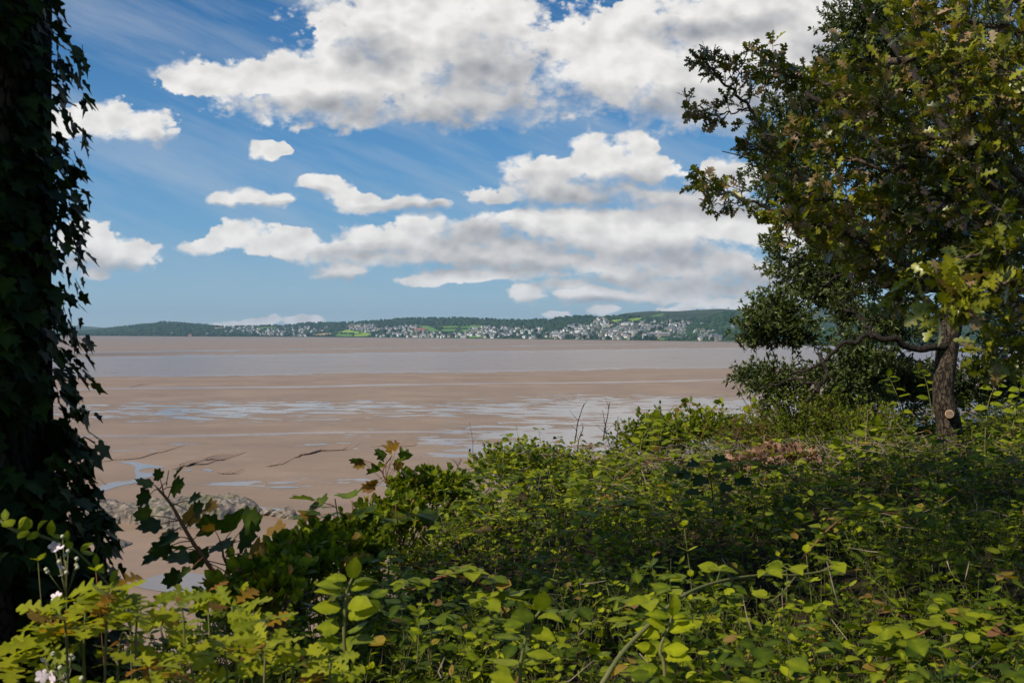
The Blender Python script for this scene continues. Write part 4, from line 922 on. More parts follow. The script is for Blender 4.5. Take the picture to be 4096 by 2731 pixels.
# sawn stub
st = Plant(); p0 = A_(951, 412, 10.95); p1 = A_(949.5, 413.5, 10.76)
tube(st.w, [p0, (p0 + p1) / 2, p1], [.052, .044, .042], 14); so_ = st.w.build('limb_stub', M_bark, hroot)
dd = nrm((p1 - p0)[None])[0]; ac = Acc(); X = nrm(np.cross(dd, [0, 0, 1])[None])[0]; Z = np.cross(X, dd)
an = np.linspace(0, 2 * math.pi, 24, endpoint=False); ring = lambda r_, o_: p1 + dd * o_ + r_ * (np.cos(an)[:, None] * X + np.sin(an)[:, None] * Z)
v = np.concatenate([ring(.037, .002), ring(.030, .005), [p1 + dd * .004]])
ac.quads(v, [(b, (b + 1) % 24, 24 + (b + 1) % 24, 24 + b) for b in range(24)], m=0); ac.add(v, [(48, 24 + b, 24 + (b + 1) % 24) for b in range(24)], m=1)
cf = ac.build('cut_face', [plain('cut_rim', (.42, .25, .13), (.5, .32, .18), 20), plain('cut_wood', (.13, .10, .075), (.22, .165, .12), 40)]); cf.parent = so_; cf.data.transform(Matrix.Translation(-Vector(hroot.location)))
limbs = []
def hl(pts, r0, r1, wob=.06): c_ = HB.limb([A_(*p) for p in pts], r0, r1, wob=wob); limbs.append(c_); return c_
hl([(955,300,11.1),(930,278,11.3),(905,262,11.6),(880,240,12),(850,215,12.4),(815,190,12.6)],   .05, .015)
hl([(952,325,11.1),(925,300,11),(900,283,11.1),(872,275,11.3),(845,272,11.6),(822,285,11.9)], .038, .009)
hl([(948,345,11),(915,345,10.9),(880,335,10.8),(868,337,10.8),(840,346,10.8),(815,365,11),(790,375,11.2)], .036, .010)
hl([(880,336,10.8),(870,330,10.9),(862,320,11),(850,312,11.1),(838,300,11.3)], .02, .006)
hl([(820,352,10.9),(828,375,10.8),(815,392,10.8),(806,402,10.9)], .018, .01)
hl([(822,385,10.8),(800,380,10.9),(770,388,11.1),(745,378,11.3)], .012, .005)
hl([(957,230,11.2),(925,195,11.5),(885,150,12),(840,110,12.6),(800,90,13)], .07, .02)
hl([(958,150,11.3),(925,95,11.8),(890,40,12.4),(860,5,12.8)], .06, .02)
hl([(955,265,11.1),(985,240,11.3),(1015,225,11.6)], .05, .02)
hl([(845,272,11.6),(858,283,11.4),(868,278,11.4),(880,283,11.4)], .010, .004)
hl([(930,290,11.1),(905,300,11.2),(885,312,11.4),(870,318,11.5)], .02, .006)
for b in range(40):   # bare twigs under the canopy
    p = A_(U(820, 925), U(250, 320), U(11, 12)); HB.twig(p, rdir(1, .1)[0], U(.15, .5), .005, .8)
# foliage masses: (x, y, distance, half width px, half height px, twigs)
MASS = [(862,28,13,45,48,260),(900,80,13,60,60,330),(835,95,13.2,45,45,220),(792,120,13.4,40,30,150),(780,165,13.4,34,42,200),(820,160,13,45,45,190),(790,215,13.2,32,36,190),
 (800,255,12.8,36,32,230),(830,240,12.6,32,32,130),(838,282,12.6,24,24,120),(815,290,12.6,24,18,90),(845,310,12.4,15,24,90),
 (775,315,12.2,30,24,190),(765,345,12,30,32,240),(800,340,12,22,32,120),(745,372,11.8,12,12,60),(785,378,11.6,30,22,110),(820,368,11.6,14,20,60),(758,382,11.6,16,7,22),
 (890,325,11.8,26,17,120),(860,355,11.4,22,20,90),(905,310,11.8,20,12,60),(930,150,12.6,60,70,260),(975,60,13,60,80,260),(1010,170,13,40,90,260),(985,250,13,45,40,170),(925,240,13.2,36,26,120),(1005,320,13.4,40,50,150),
 (878,372,11.8,28,26,110),(905,385,12.4,30,26,170),(925,350,12.8,30,40,200),(850,385,11.4,16,12,30),(765,80,13.2,8,8,10)]
MASS += [(940,200,12.2,40,40,170),(965,250,12.2,40,40,150),(930,90,12.4,50,50,200),(1000,200,12,30,60,160),(905,235,12.6,30,24,90),(960,30,14.5,80,50,260),(1000,120,14.5,50,70,240),(960,140,14.3,50,50,180),(1000,220,14.5,50,50,200),(1000,300,14.3,40,40,170),(880,60,14,50,50,220),(850,130,14,50,50,200),(900,180,14,50,40,180),(870,10,13.5,45,30,170),(850,190,13.8,50,30,120)]
for (mx, my, md, hw, hh, nt_) in MASS:
    sc = (md - 2) / FPX; c0 = A_(mx, my, md)
    for b in range(int(nt_ * (1.5 if my < 285 else 1.1))):
        o_ = rdir(1)[0] * (random.random() ** .45); p = c0 + o_ * np.array([hw * sc, max(hw, hh) * sc * .8, hh * sc])
        cl = fbm(p[0] * 2.6 + p[2] * .7, p[2] * 2.6 + p[1], 2)
        if cl < -.22: continue
        d = nrm((o_ + rdir(1)[0] * .6 + np.array([0, 0, .3]))[None])[0]; L = U(.14, .30)
        tw = HB.twig(p - d * L * .5, d, L, .003, .5, 3, 3)
        HB.leaves(tw, 'narrow', .050, 16, up=.35, out=1.0, tip=5, age=.03, rc=.4 + cl * .5)
HB.w.build('limbs', M_dbark, hroot); HB.l.build('foliage', L_holm, hroot)

# ------------------------------------------------------------------ nearer oak whose sprays reach in from the right
A_ = lambda x_, y_, d_: at(x_, y_, d_)
oroot = empty('oak', at(1120, 420, 5.2), 'leafy oak whose lobed sunlit branches reach in from the right edge', 'tree')
O = Plant()
OT = [A_(1125, 640, 5.4), A_(1118, 400, 5.3), A_(1110, 250, 5.2), A_(1095, 120, 5.3), A_(1080, -60, 5.4)]
tc_ = Plant(); tc_.limb(OT, .14, .08, n=40, sides=14); tc_.w.build('trunk', M_bark, oroot)
def spray(pts, r0, r1, side, leafn, size=.075, age=.13, L=(.12, .34), d=None, rc=.5, f0=.1, up=.45, wob=.03):
    c_ = O.limb([A_(*p) for p in pts], r0, r1, n=len(pts) * 8, sides=6, wob=wob)
    for b in range(side):
        f = f0 + (1 - f0) * (b + random.random()) / side; i_ = min(int(f * (len(c_) - 1)), len(c_) - 2); T = nrm((c_[i_ + 1] - c_[i_])[None])[0]
        dr = nrm((T * .8 + rdir(1)[0] * .8 + np.array([0, 0, .05]))[None])[0]
        tw = O.twig(c_[i_], dr, U(*L) * (1.25 - .7 * f), .0035, .45, 5, 4)
        O.leaves(tw, 'oak', size, leafn, up=up, out=.9, tip=3, age=age, rc=rc)
        if random.random() < .6:
            t2 = O.twig(tw[3], nrm((dr + rdir(1)[0] * .9)[None])[0], U(*L) * .6, .0025, .45, 4, 4); O.leaves(t2, 'oak', size, max(3, leafn - 2), up=up, out=.9, tip=3, age=age, rc=rc)
    return c_
# main boughs
spray([(1115,260,5.2),(1060,215,5.1),(1000,190,5.0),(940,165,5.0),(880,140,5.0)], .05, .012, 26, 7)
spray([(1112,330,5.2),(1000,300,5.4),(930,285,5.5),(880,265,5.4),(840,240,5.3),(800,210,5.2)], .045, .010, 26, 7)
spray([(1095,130,5.3),(1030,95,5.2),(970,70,5.1),(920,55,5.1),(870,70,5.2),(830,80,5.3)], .04, .008, 30, 7, rc=.55)
# long upward spray with the tip at the upper left
spray([(900,300,5.5),(855,240,5.4),(815,200,5.4),(780,150,5.3),(748,108,5.3),(722,80,5.2),(705,62,5.2)], .018, .004, 22, 6, L=(.07, .22), size=.062, age=.2, rc=.3)
spray([(748,108,5.3),(728,112,5.25),(705,112,5.2),(690,104,5.2)], .005, .002, 9, 5, L=(.04, .12), size=.06, age=.4, rc=.35, f0=.2)
spray([(735,95,5.25),(738,78,5.2),(743,60,5.2),(747,50,5.2)], .005, .002, 4, 4, L=(.03, .09), size=.06, age=.22, rc=.35, f0=.3)
spray([(722,80,5.2),(714,64,5.2),(710,50,5.2)], .004, .002, 5, 4, L=(.03, .10), size=.055, age=.4, rc=.35, f0=.2)
spray([(790,165,5.3),(765,150,5.3),(742,150,5.3)], .005, .002, 6, 5, L=(.04, .12), size=.06, age=.22, rc=.3)
# upper clump right of it
spray([(930,160,5.1),(880,120,5.1),(840,90,5.1),(800,75,5.1),(765,70,5.1)], .014, .004, 20, 7, L=(.08, .24), rc=.5, age=.15)
spray([(930,160,5.1),(890,170,5.0),(850,160,5.0),(815,140,5.0),(790,130,5.0)], .012, .004, 18, 7, L=(.1, .26), rc=.35, age=.2)
# second, lower sunlit spray
spray([(930,285,5.5),(880,265,5.2),(840,235,5.1),(790,215,5.0),(745,200,5.0),(720,190,5.0),(700,184,5.0)], .014, .004, 24, 6, L=(.07, .22), age=.2, rc=.62, size=.066)
spray([(745,200,5.0),(728,203,5.0),(712,205,5.0)], .004, .002, 4, 4, L=(.03, .08), size=.05, age=.2, rc=.5)
spray([(950,290,5.3),(900,262,5.1),(860,238,5.0),(820,222,4.9),(780,215,4.9)], .014, .004, 26, 7, L=(.08, .22), age=.25, rc=.75)
spray([(960,240,4.9),(910,225,4.9),(870,205,4.9),(830,200,4.9),(795,200,4.9)], .012, .004, 20, 7, L=(.08, .24), age=.2, rc=.6)
spray([(1000,190,4.8),(950,150,4.7),(905,120,4.7),(870,95,4.7)], .02, .005, 24, 7, rc=.62, age=.22)
spray([(1060,215,4.8),(1010,165,4.7),(975,120,4.6),(955,80,4.6),(945,40,4.6)], .022, .005, 30, 7, rc=.68, age=.2)
spray([(1100,100,4.9),(1050,60,4.7),(1010,30,4.7),(960,20,4.7),(915,10,4.7)], .02, .005, 30, 7, rc=.5, age=.2)
spray([(1110,200,4.6),(1060,130,4.5),(1030,90,4.5),(1000,60,4.5)], .02, .005, 22, 7, rc=.7, age=.15)
spray([(1095,60,5.0),(1020,0,4.9),(960,-30,4.9),(880,-40,5)], .03, .006, 18, 7, rc=.4)
spray([(1100,300,4.6),(1050,255,4.5),(1010,225,4.5),(985,195,4.5)], .02, .005, 10, 6, rc=.45)
spray([(940,290,5.4),(900,292,5.3),(870,280,5.3),(850,262,5.3)], .008, .004, 10, 6, L=(.08, .2), rc=.6, age=.25)
spray([(1040,260,4.9),(1000,235,4.8),(960,210,4.8),(925,195,4.8),(900,198,4.8)], .012, .004, 22, 7, L=(.08, .22), rc=.35, age=.1)
spray([(1060,320,5.0),(1010,295,4.9),(975,262,4.9),(945,240,4.9)], .012, .004, 20, 7, L=(.08, .22), rc=.3, age=.1)
spray([(1040,120,5.0),(1000,130,4.9),(970,150,4.9),(940,175,4.9)], .012, .004, 18, 7, L=(.08, .22), rc=.5, age=.15)
# nearest, bright leaves at the right edge
spray([(1090,300,3.6),(1040,285,3.5),(1005,282,3.4),(968,288,3.4),(945,300,3.4)], .014, .004, 16, 6, L=(.06, .17), size=.085, rc=.85, age=.05, up=.3)
spray([(1095,350,3.8),(1050,330,3.7),(1020,332,3.7),(990,340,3.7)], .012, .004, 12, 6, L=(.06, .18), size=.08, rc=.6, age=.08)
spray([(1080,270,3.6),(1040,252,3.5),(1000,250,3.5),(965,258,3.5)], .012, .004, 14, 6, L=(.05, .16), size=.08, rc=.4, age=.05, up=.75)
spray([(1060,345,4.2),(1025,352,4.2),(1000,360,4.2)], .01, .004, 6, 6, L=(.06, .16), size=.08, rc=.5, age=.08)
# the pale bare bough crossing the dark
O.limb([A_(1060,215,5.0), A_(1024,200,4.9), A_(990,180,4.9), A_(960,160,4.9), A_(930,145,4.9), A_(905,140,4.9)], .024, .009, n=40, sides=8, wob=.02)
O.limb([A_(905,238,5.05), A_(930,215,4.98), A_(975,180,4.9)], .006, .004); O.limb([A_(910,225,4.9), A_(912,190,4.95), A_(914,160,4.95)], .004, .003)
O.limb([A_(722,151,5.3), A_(738,155,5.3), A_(756,162,5.3), A_(772,170,5.3), A_(795,178,5.35), A_(815,200,5.4)], .0025, .005)
O.w.build('branches', M_obark, oroot); O.l.build('foliage', L_oak, oroot)

# leaf walls added unseen behind and beside the viewpoint, blocking sky light from the bank
W_ = Acc(); n = 15000
def wall(n, x0, x1, y0, y1, z0, z1, s0=.16, s1=.28):
    P = np.stack([U(x0, x1, n), U(y0, y1, n), CAMZ + U(z0, z1, n)], 1); k = fbm(P[:, 0] * .5 + P[:, 1] * .4, P[:, 2] * .6, 3) > -.3; P = P[k]
    put(W_, 'ovate', P, rdir(len(P)), rdir(len(P), .6), U(s0, s1, len(P)))
wall(7000, -16, 16, -13, -8, -2, 9); wall(4500, -14, -9.5, -9, 6, -2, 6.0); wall(5500, 10.5, 15, -9, 8, -1, 9); wall(5000, 2.5, 12, -8, .5, 4.5, 8.5); wall(2500, -6, 2.5, -9, -3.5, 5.5, 8)
tag(W_.build('woodland', L_bram), 'leaf masses added unseen behind and beside the viewpoint to cut sky light', 'woodland', kind='stuff')
# ------------------------------------------------------------------ single plants in front
def plant_obj(P, name, label, cat, loc, lm, wm, lname='foliage', wname='stem', group=None):
    o = empty(name, loc, label, cat, group); P.w.build(wname, wm, o); P.l.build(lname, lm, o); return o
def leafset(P, spec, kind):
    """spec: (px, py, d, size, heading deg in the picture plane [0 = right, 90 = up], tilt towards us, r, age) with a stalk back to its node"""
    for (nx, ny, x_, y_, d_, s_, hd, tl, r_, ag) in spec:
        p = at(x_, y_, d_); h = R(hd); D = np.array([math.cos(h), -.25 + .5 * random.random() - .3, math.sin(h)]); Nn = np.array([-math.sin(h) * .3, -tl, 1.0 - tl * .5]) + RNG.normal(0, .2, 3)
        put(P.l, kind, p, D, Nn, s_, r=r_, a=ag, jit=.12)
        q = at(nx, ny, d_ + .02); tube(P.w, [q, (p + q) / 2 + np.array([0, 0, .004]), p], [.0022, .0014], 4)
def foot(px, d, dz=0):
    p = at(px, 600, d); return np.array([p[0], p[1], float(soilz(p[0], p[1])) + dz])
# sycamore sapling in shade, lower left
Sy = Plant(); d0 = 3.3
Sy.limb([foot(250, d0), at(237, 595, d0), at(215, 572, d0), at(192, 540, d0), at(172, 505, d0), at(158, 488, d0)], .011, .004, n=30)
Sy.limb([at(245, 610, d0), at(236, 578, d0 + .02), at(225, 560, d0), at(222, 545, d0)], .007, .003)
Sy.limb([at(256, 640, d0), at(254, 585, d0 + .05), at(240, 570, d0), at(222, 555, d0)], .007, .003)
sp_ = []
for (nx, ny, x_, y_, s_, h_) in [(158,488,152,484,.075,160),(158,488,150,494,.07,215),(160,488,166,482,.06,70),(162,490,172,486,.07,10),(164,494,160,478,.045,110),(170,502,188,510,.065,-35),(172,505,190,500,.05,25),
 (180,520,160,524,.08,185),(180,520,150,515,.07,170),(184,525,205,508,.075,15),(186,528,195,512,.06,45),(192,540,170,545,.095,195),(192,540,178,536,.09,200),(196,545,160,555,.09,200),
 (200,550,215,545,.085,5),(204,556,190,570,.07,215),(208,560,180,575,.09,200),(215,570,205,590,.06,230),(222,545,215,530,.08,120),(222,545,232,530,.10,70),(222,548,240,540,.085,20),(225,552,245,525,.1,30),(226,556,250,552,.09,10),
 (232,570,250,572,.08,-5),(236,578,205,560,.07,150),(240,585,260,585,.08,-10),(228,565,190,558,.10,175),(212,566,225,580,.08,-30),(184,526,172,532,.07,200),(168,498,176,476,.05,60),(192,540,205,530,.06,30),(200,552,186,548,.08,170)]:
    sp_.append((nx, ny, x_, y_, d0 + U(-.1, .1), s_ * U(.7, .95), h_, U(.1, .9), U(0, .5), 0 if random.random() < .85 else .6))
leafset(Sy, sp_, 'maple')
plant_obj(Sy, 'sycamore_sapling', 'shaded sycamore sapling standing dark against the mud beside the ivy tree', 'sapling', foot(250, d0), L_maple, M_rstem, wname='stems')

# sunlit sycamore shoots left of the middle
Sm = Plant(); d1 = 4.9
for (bx, tx, ty, w) in [(330,312,505,9),(345,335,498,12),(355,352,500,10),(320,300,520,9),(380,372,512,8),(300,282,532,8),(400,395,500,8)]:
    c_ = Sm.limb([foot(bx, d1, 0), at((bx + tx) / 2 + 4, ty + 60, d1), at(tx, ty, d1)], .006, .003, n=14)
    for b in range(w):
        p = c_[int(U(.45, 1) * 13)]; az = U(0, 6.28); D = np.array([math.cos(az), math.sin(az) * .8, U(-.3, .25)]); q = p + D * U(.05, .12) + np.array([0, 0, U(0, .05)])
        tube(Sm.w, [p, (p + q) / 2 + np.array([0, 0, .008]), q], [.0018, .0012], 4); put(Sm.l, 'maple', q, D, np.array([U(-.4, .4), U(-.7, .2), 1]), U(.08, .125), r=U(.3, 1), a=0 if random.random() < .9 else .6)
plant_obj(Sm, 'sycamore_bush', 'sunlit broad leaved sycamore shoots at the edge of the bank left of centre', 'bush', foot(340, d1), L_maple, M_rstem, wname='stems')

# curled brown edged sprig standing up against the mud
Sc = Plant(); d2 = 6.3
c_ = Sc.limb([foot(402, d2), at(396, 505, d2), at(388, 485, d2), at(383, 470, d2), at(392, 455, d2)], .007, .003, n=24)
Sc.limb([at(383, 472, d2), at(375, 464, d2), at(368, 461, d2), at(363, 460, d2)], .003, .002)
for (x_, y_, h_) in [(362,460,170),(364,462,210),(392,452,80),(396,450,50),(386,455,140),(400,458,10),(385,466,200),(394,466,20),(402,470,-10),(390,475,-40),(380,470,210),(377,480,200),(396,478,0),(384,460,100),(398,462,30),(404,475,-20),(375,487,190)]:
    p = at(x_, y_, d2 + U(-.05, .05)); h = R(h_); put(Sc.l, 'curl', p, np.array([math.cos(h), U(-.4, .4), math.sin(h) * .8]), rdir(1, .5)[0], U(.07, .11), r=U(0, .6), a=0 if random.random() < .5 else U(.5, 1.0))
    q = c_[int(U(12, 23))]; tube(Sc.w, [q, p], [.0018, .0012], 3)
plant_obj(Sc, 'sycamore_sprig', 'sycamore sprig with curled brown edged leaves standing up against the mudflat', 'sprig', foot(402, d2), L_maple, M_rstem, wname='stems')

# young oak with yellowing leaves, bottom left
def low_oak(label, spots, d, size, rc=.7, age=.09, seed_n=6, name='oak_sapling', lm=None):
    P = Plant()
    for (bx, tx, ty) in spots:
        dd_ = d + U(-.15, .15); c_ = P.limb([foot(bx, dd_), at((bx + tx) / 2, ty + 50, dd_), at(tx, ty, dd_)], .0035, .002, n=16)
        for b in range(seed_n + 5):
            p = c_[int(U(.5, 1) * 15)]; az = U(0, 6.28) if b > 5 else b * 1.05 + U(-.2, .2); D = np.array([math.cos(az), math.sin(az), U(-.15, .45)])
            if b < 6: p = c_[-1]
            r_ = random.random(); ag = 0 if r_ > age else U(.5, 1.0); put(P.l, 'oak', p + D * .008, D, np.array([U(-.8, .8), U(-.9, .4), 1]), size * U(.75, 1.2), r=np.clip(rc + RNG.normal(0, .25), 0, 1), a=ag)
    return plant_obj(P, name, label, 'sapling', foot(spots[0][0], d), lm or L_sapl, M_stem, wname='stems')
low_oak('young oak with yellow green and orange lobed leaves at the bottom left corner', [(80,88,600),(100,112,588),(60,40,640),(95,75,625),(130,140,610),(30,12,660),(75,60,612),(110,125,625)], 2.15, .082, seed_n=9)
low_oak('young oak with orange tipped leaves right of the corner oak', [(190,180,600),(215,205,592),(240,232,606),(170,160,622),(260,262,620)], 2.4, .08, rc=.6, age=.12, seed_n=9)
low_oak('low bright green oak seedlings along the bottom edge left of centre', [(230,225,650),(260,268,640),(300,290,655),(200,190,660),(330,330,662),(160,150,668)], 2.15, .07, rc=.85, age=.1, seed_n=9)
low_oak('small oak shoot with an orange drooping leaf above the undergrowth left of centre', [(330,312,545),(345,336,560)], 4.2, .13, rc=.5, age=.7)
low_oak('pale green oak shoot in the middle of the undergrowth', [(395,388,560),(400,402,572)], 3.9, .10, rc=.5, age=0, lm=L_bram)

# elm sapling with large ribbed leaves, bottom centre left
def broad(label, pts, d, size, leaves, name, lm, kind='ovate', cat='sapling', rc=.55, sm=None):
    P = Plant(); c_ = P.limb([foot(pts[0][0], d)] + [at(x_, y_, d) for x_, y_ in pts], .006, .0025, n=30)
    for b in range(leaves):
        f = .25 + .75 * (b + .5) / leaves; p = c_[int(f * 29)]; s_ = 1 if b % 2 else -1
        D = np.array([s_ * 1.0, U(-.6, .4), U(-.1, .5)]); put(P.l, kind, p + nrm(D[None])[0] * .01, D, np.array([U(-.3, .3), U(-.8, 0), 1]), size * U(.8, 1.15) * (1.1 - .3 * f), r=np.clip(rc + RNG.normal(0, .2), 0, 1))
    put(P.l, kind, c_[-1], np.array([.2, -.2, 1.]), np.array([.3, -1, .2]), size * .8, r=rc)
    return plant_obj(P, name, label, cat, foot(pts[0][0], d), lm, sm or M_stem)
broad('elm sapling with big ribbed leaves at the bottom just left of centre', [(345,680),(344,640),(345,610),(347,590),(352,578)], 2.3, .07, 13, 'elm_sapling', L_bram, rc=.75)
broad('second elm shoot with broad leaves low to the right of the first', [(520,690),(522,655),(530,625),(540,610)], 2.5, .07, 9, 'elm_sapling', L_bram, rc=.8)
broad('soft leaved hazel shoot at the bottom right of centre', [(665,680),(660,650),(668,628),(672,615)], 2.7, .08, 9, 'hazel_shoot', L_under, rc=.75)
# dark sycamore shoot standing in the right part of the undergrowth
P = Plant(); d = 5.6
c_ = P.limb([foot(715, d), at(714, 530, d), at(712, 490, d), at(708, 465, d)], .006, .003)
for (x_, y_, s_, h_, ag) in [(700,465,.085,170,.0),(715,462,.085,40,0),(690,475,.085,190,0),(728,472,.085,-10,.7),(705,478,.085,230,0),(720,485,.085,-30,0),(722,492,.10,-60,.75),(698,490,.085,200,0),(735,482,.1,10,0),(680,470,.085,180,0)]:
    put(P.l, 'maple', at(x_, y_, d + U(-.1, .1)), np.array([math.cos(R(h_)), U(-.4, .2), math.sin(R(h_)) * .4]), np.array([0, -.3, 1]), s_, r=U(.05, .3), a=ag); tube(P.w, [c_[-4], at(x_, y_, d)], [.0015] * 2, 3)
plant_obj(P, 'sycamore_sapling', 'dark sycamore shoot with one yellow leaf right of centre', 'sapling', foot(715, d), L_maple, M_rstem)
# hazel / bramble shoots under the right hand trees
for (bx, top, d, lab) in [(868,325,9.0,'leaf'),]: pass
for (pts, d, n_, lab) in [([(905,440),(900,405),(893,385),(888,376)], 9.0, 12, 'bright bramble shoot left of the leaning trunk'), ([(935,440),(930,400),(925,378),(918,370)], 9.4, 12, 'tall leafy shoot just left of the leaning trunk'),
     ([(985,440),(988,405),(995,385),(1000,375)], 8.6, 14, 'leafy shoot rising right of the leaning trunk'), ([(1010,445),(1015,415),(1018,395),(1022,385)], 8.4, 12, 'broad leaved shoot at the right edge beside the trunk'),
     ([(880,455),(872,440),(868,430),(876,425)], 7.6, 8, 'pale round leaved hazel shoot in front of the trunk'), ([(858,465),(850,452),(842,448),(836,446)], 7.2, 8, 'grey green hazel twig above the dead brown leaves'),
     ([(640,460),(642,440),(650,425),(655,418)], 8.6, 14, 'leafy climber forming the highest clump right of centre'), ([(655,460),(660,440),(664,425),(668,420)], 8.8, 12, 'second leafy climber beside the highest clump')]:
    broad(lab, pts, d, .105, n_, 'leafy_shoot', L_bram, cat='shoot', rc=.75)
# upright shoots with leaf pairs standing above the mass
for (bx, tx, ty, d, lab) in [(585,590,495,4.6,'tall yellow green honeysuckle shoot left of the others'),(690,684,525,3.9,'honeysuckle shoot with two leaf pairs below the dark sycamore'),(740,737,478,5.0,'tall pale honeysuckle shoot right of the dark sycamore'),(812,806,552,3.6,'honeysuckle shoot in the shaded right part'),
     (850,848,468,5.6,'honeysuckle shoot in front of the leaning trunk'),(380,392,505,4.8,'red stemmed bramble shoot rising in front of the curled sprig'),(250,243,590,2.9,'thin honeysuckle shoot among the young oaks'),(45,38,560,2.6,'pale stemmed honeysuckle twig at the far left'),
     (105,96,570,2.5,'honeysuckle shoot with small paired leaves beside the ivy foot'),(700,690,600,2.9,'honeysuckle shoot near the bottom right of centre')]:
    P = Plant(); b = foot(bx, d); t = at(tx, ty, d); n = 12; c_ = spline([b, (b + t) / 2 + np.array([.02, 0, 0]), t], n); tube(P.w, c_, [.0022, .0012], 4)
    for k_ in range(3, n, 2):
        for s_ in (-1, 1):
            az = (k_ // 2 % 2) * 1.2 + (0 if s_ > 0 else math.pi) + U(-.3, .3); put(P.l, 'small', c_[k_], np.array([math.cos(az), math.sin(az), .55]), np.array([-math.cos(az), -math.sin(az), 1.2]), .055 * U(.8, 1.2) * d / 4.5 ** .9 * .9, r=U(.7, 1))
    plant_obj(P, 'honeysuckle_shoot', lab, 'shoot', b, L_under, M_rstem if 'red' in lab else M_stem)

# arching bramble cane across the lower right
P = Plant(); cp = [at(598, 690, 2.5), at(620, 655, 2.6), at(645, 628, 2.7), at(680, 597, 2.85), at(715, 582, 3.0), at(755, 575, 3.15), at(800, 574, 3.3), at(845, 566, 3.4)]
c_ = P.limb(cp, .0075, .003, n=60, sides=8)
for k_ in range(4, 58, 2):
    t_v = nrm((c_[k_ + 1] - c_[k_])[None])[0]; o_ = nrm(np.cross(t_v, rdir(1)[0])[None])[0]; tube(P.w, [c_[k_], c_[k_] + o_ * .013 - t_v * .004], [.0022, .0003], 4)
for k_ in range(22, 60, 4):
    az = U(0, 6.28); D = np.array([math.cos(az), math.sin(az), .5]); q = c_[k_] + D * .05; tube(P.w, [c_[k_], q], [.0015] * 2, 4)
    for o_ in (0, 1.2, -1.2): put(P.l, 'ovate', q, np.array([math.cos(az + o_), math.sin(az + o_), .1]), np.array([U(-.3, .3), U(-.5, .1), 1]), U(.05, .07), r=U(.5, 1))
plant_obj(P, 'bramble_cane', 'long thorny bramble cane arching across the undergrowth right of centre', 'bramble cane', cp[0], L_bram, M_stem, wname='cane')
P = Plant(); cp = [at(-20, 505, 2.6), at(15, 530, 2.6), at(40, 535, 2.6), at(75, 550, 2.65), at(110, 585, 2.7)]
c_ = P.limb(cp, .005, .003, n=30, sides=6)
for k_ in range(2, 30, 3):
    for s_ in (-1, 1): put(P.l, 'ovate', c_[k_] + np.array([0, 0, .01]), np.array([U(-.3, .8), U(-.5, .5), s_ * .6 + .4]), np.array([0, -.5, 1]), U(.03, .042), r=U(.6, 1))
plant_obj(P, 'bramble_cane', 'arching bramble cane crossing in front of the ivy covered trunk', 'bramble cane', cp[0], L_bram, M_stem, wname='cane')
for (lab, pts, d) in [('thin arching bramble cane in the middle of the undergrowth', [(560,560),(590,515),(630,505),(665,520)], 4.4), ('thin bramble cane arching in the shaded right part', [(800,560),(840,520),(890,512),(930,530)], 4.2),
     ('low bramble cane arching at the bottom right corner', [(880,690),(910,640),(960,622),(1010,635)], 2.9), ('reddish bramble cane among the dead stalks in the centre', [(600,500),(640,465),(690,458),(720,475)], 6.2),
     ('bramble cane arching left over the lower centre', [(520,640),(490,590),(450,575),(410,590)], 3.2), ('bramble cane arching in front of the brown leaf heap', [(820,520),(790,475),(745,465),(710,480)], 5.6)]:
    P = Plant(); c_ = P.limb([at(x_, y_, d) for x_, y_ in pts], .0045, .002, n=36, sides=5)
    for k_ in range(4, 36, 2):
        az = U(0, 6.28); D = np.array([math.cos(az), math.sin(az), .5]); q = c_[k_] + D * .03; tube(P.w, [c_[k_], q], [.0012] * 2, 3)
        for o_ in (0, 1.2, -1.2): put(P.l, 'ovate', q, np.array([math.cos(az + o_), math.sin(az + o_), .1]), np.array([U(-.4, .4), U(-.5, .2), 1]), U(.045, .07), r=U(.4, 1), a=0 if random.random() < .9 else .7)
    plant_obj(P, 'bramble_cane', lab, 'bramble cane', at(*pts[0], d), L_bram, M_rstem, wname='cane')
# bramble blossom
M_petal = plain('bramble_petal', (.68, .55, .62), (.8, .7, .74), 30, .6); M_bud = plain('bramble_bud', (.42, .42, .28), (.55, .5, .38), 30, .7)
def blossom(label, px, py, d, fl, nb):
    P = Plant(); b = foot(px + 6, d); top = at(px, py, d); c_ = P.limb([b, (b + top) / 2, top], .003, .002, n=10); o = empty('bramble_blossom', b, label, 'blossom')
    LEAF['petal'] = strip_leaf([(0, 0), (.3, .25), (.7, .35), (1, .12)], .1, -.2)
    for k_ in range(fl):
        fa = Acc(); p = top + RNG.normal(0, 1, 3) * np.array([.022, .02, .03]); f = rdir(1, .4)[0] + np.array([0, -.5, 0]); f = nrm(f[None])[0]; X = nrm(np.cross(f, [0.1, 0, 1])[None])[0]; Z = np.cross(X, f)
        for q_ in range(5): an_ = q_ * 1.2566; put(fa, 'petal', p, X * math.cos(an_) + Z * math.sin(an_), f, .015, r=.5)
        fa.build('flower', M_petal, o); tube(P.w, [c_[-2], p], [.001] * 2, 3)
    V, F = ICO1
    for k_ in range(nb): p = top + RNG.normal(0, 1, 3) * np.array([.022, .02, .03]); ba = Acc(); ba.add(p + V * .006, F); ba.build('bud', M_bud, o); tube(P.w, [c_[-2], p], [.001] * 2, 3)
    P.w.build('stem', M_stem, o)
blossom('pink and white bramble blossom in front of the dark ivy tree', 66, 560, 2.5, 5, 12)
blossom('bramble flower buds against the mud below the sycamore sapling', 130, 608, 2.9, 2, 12)
blossom('pale bramble buds at the bottom left corner', 62, 672, 2.1, 4, 14)

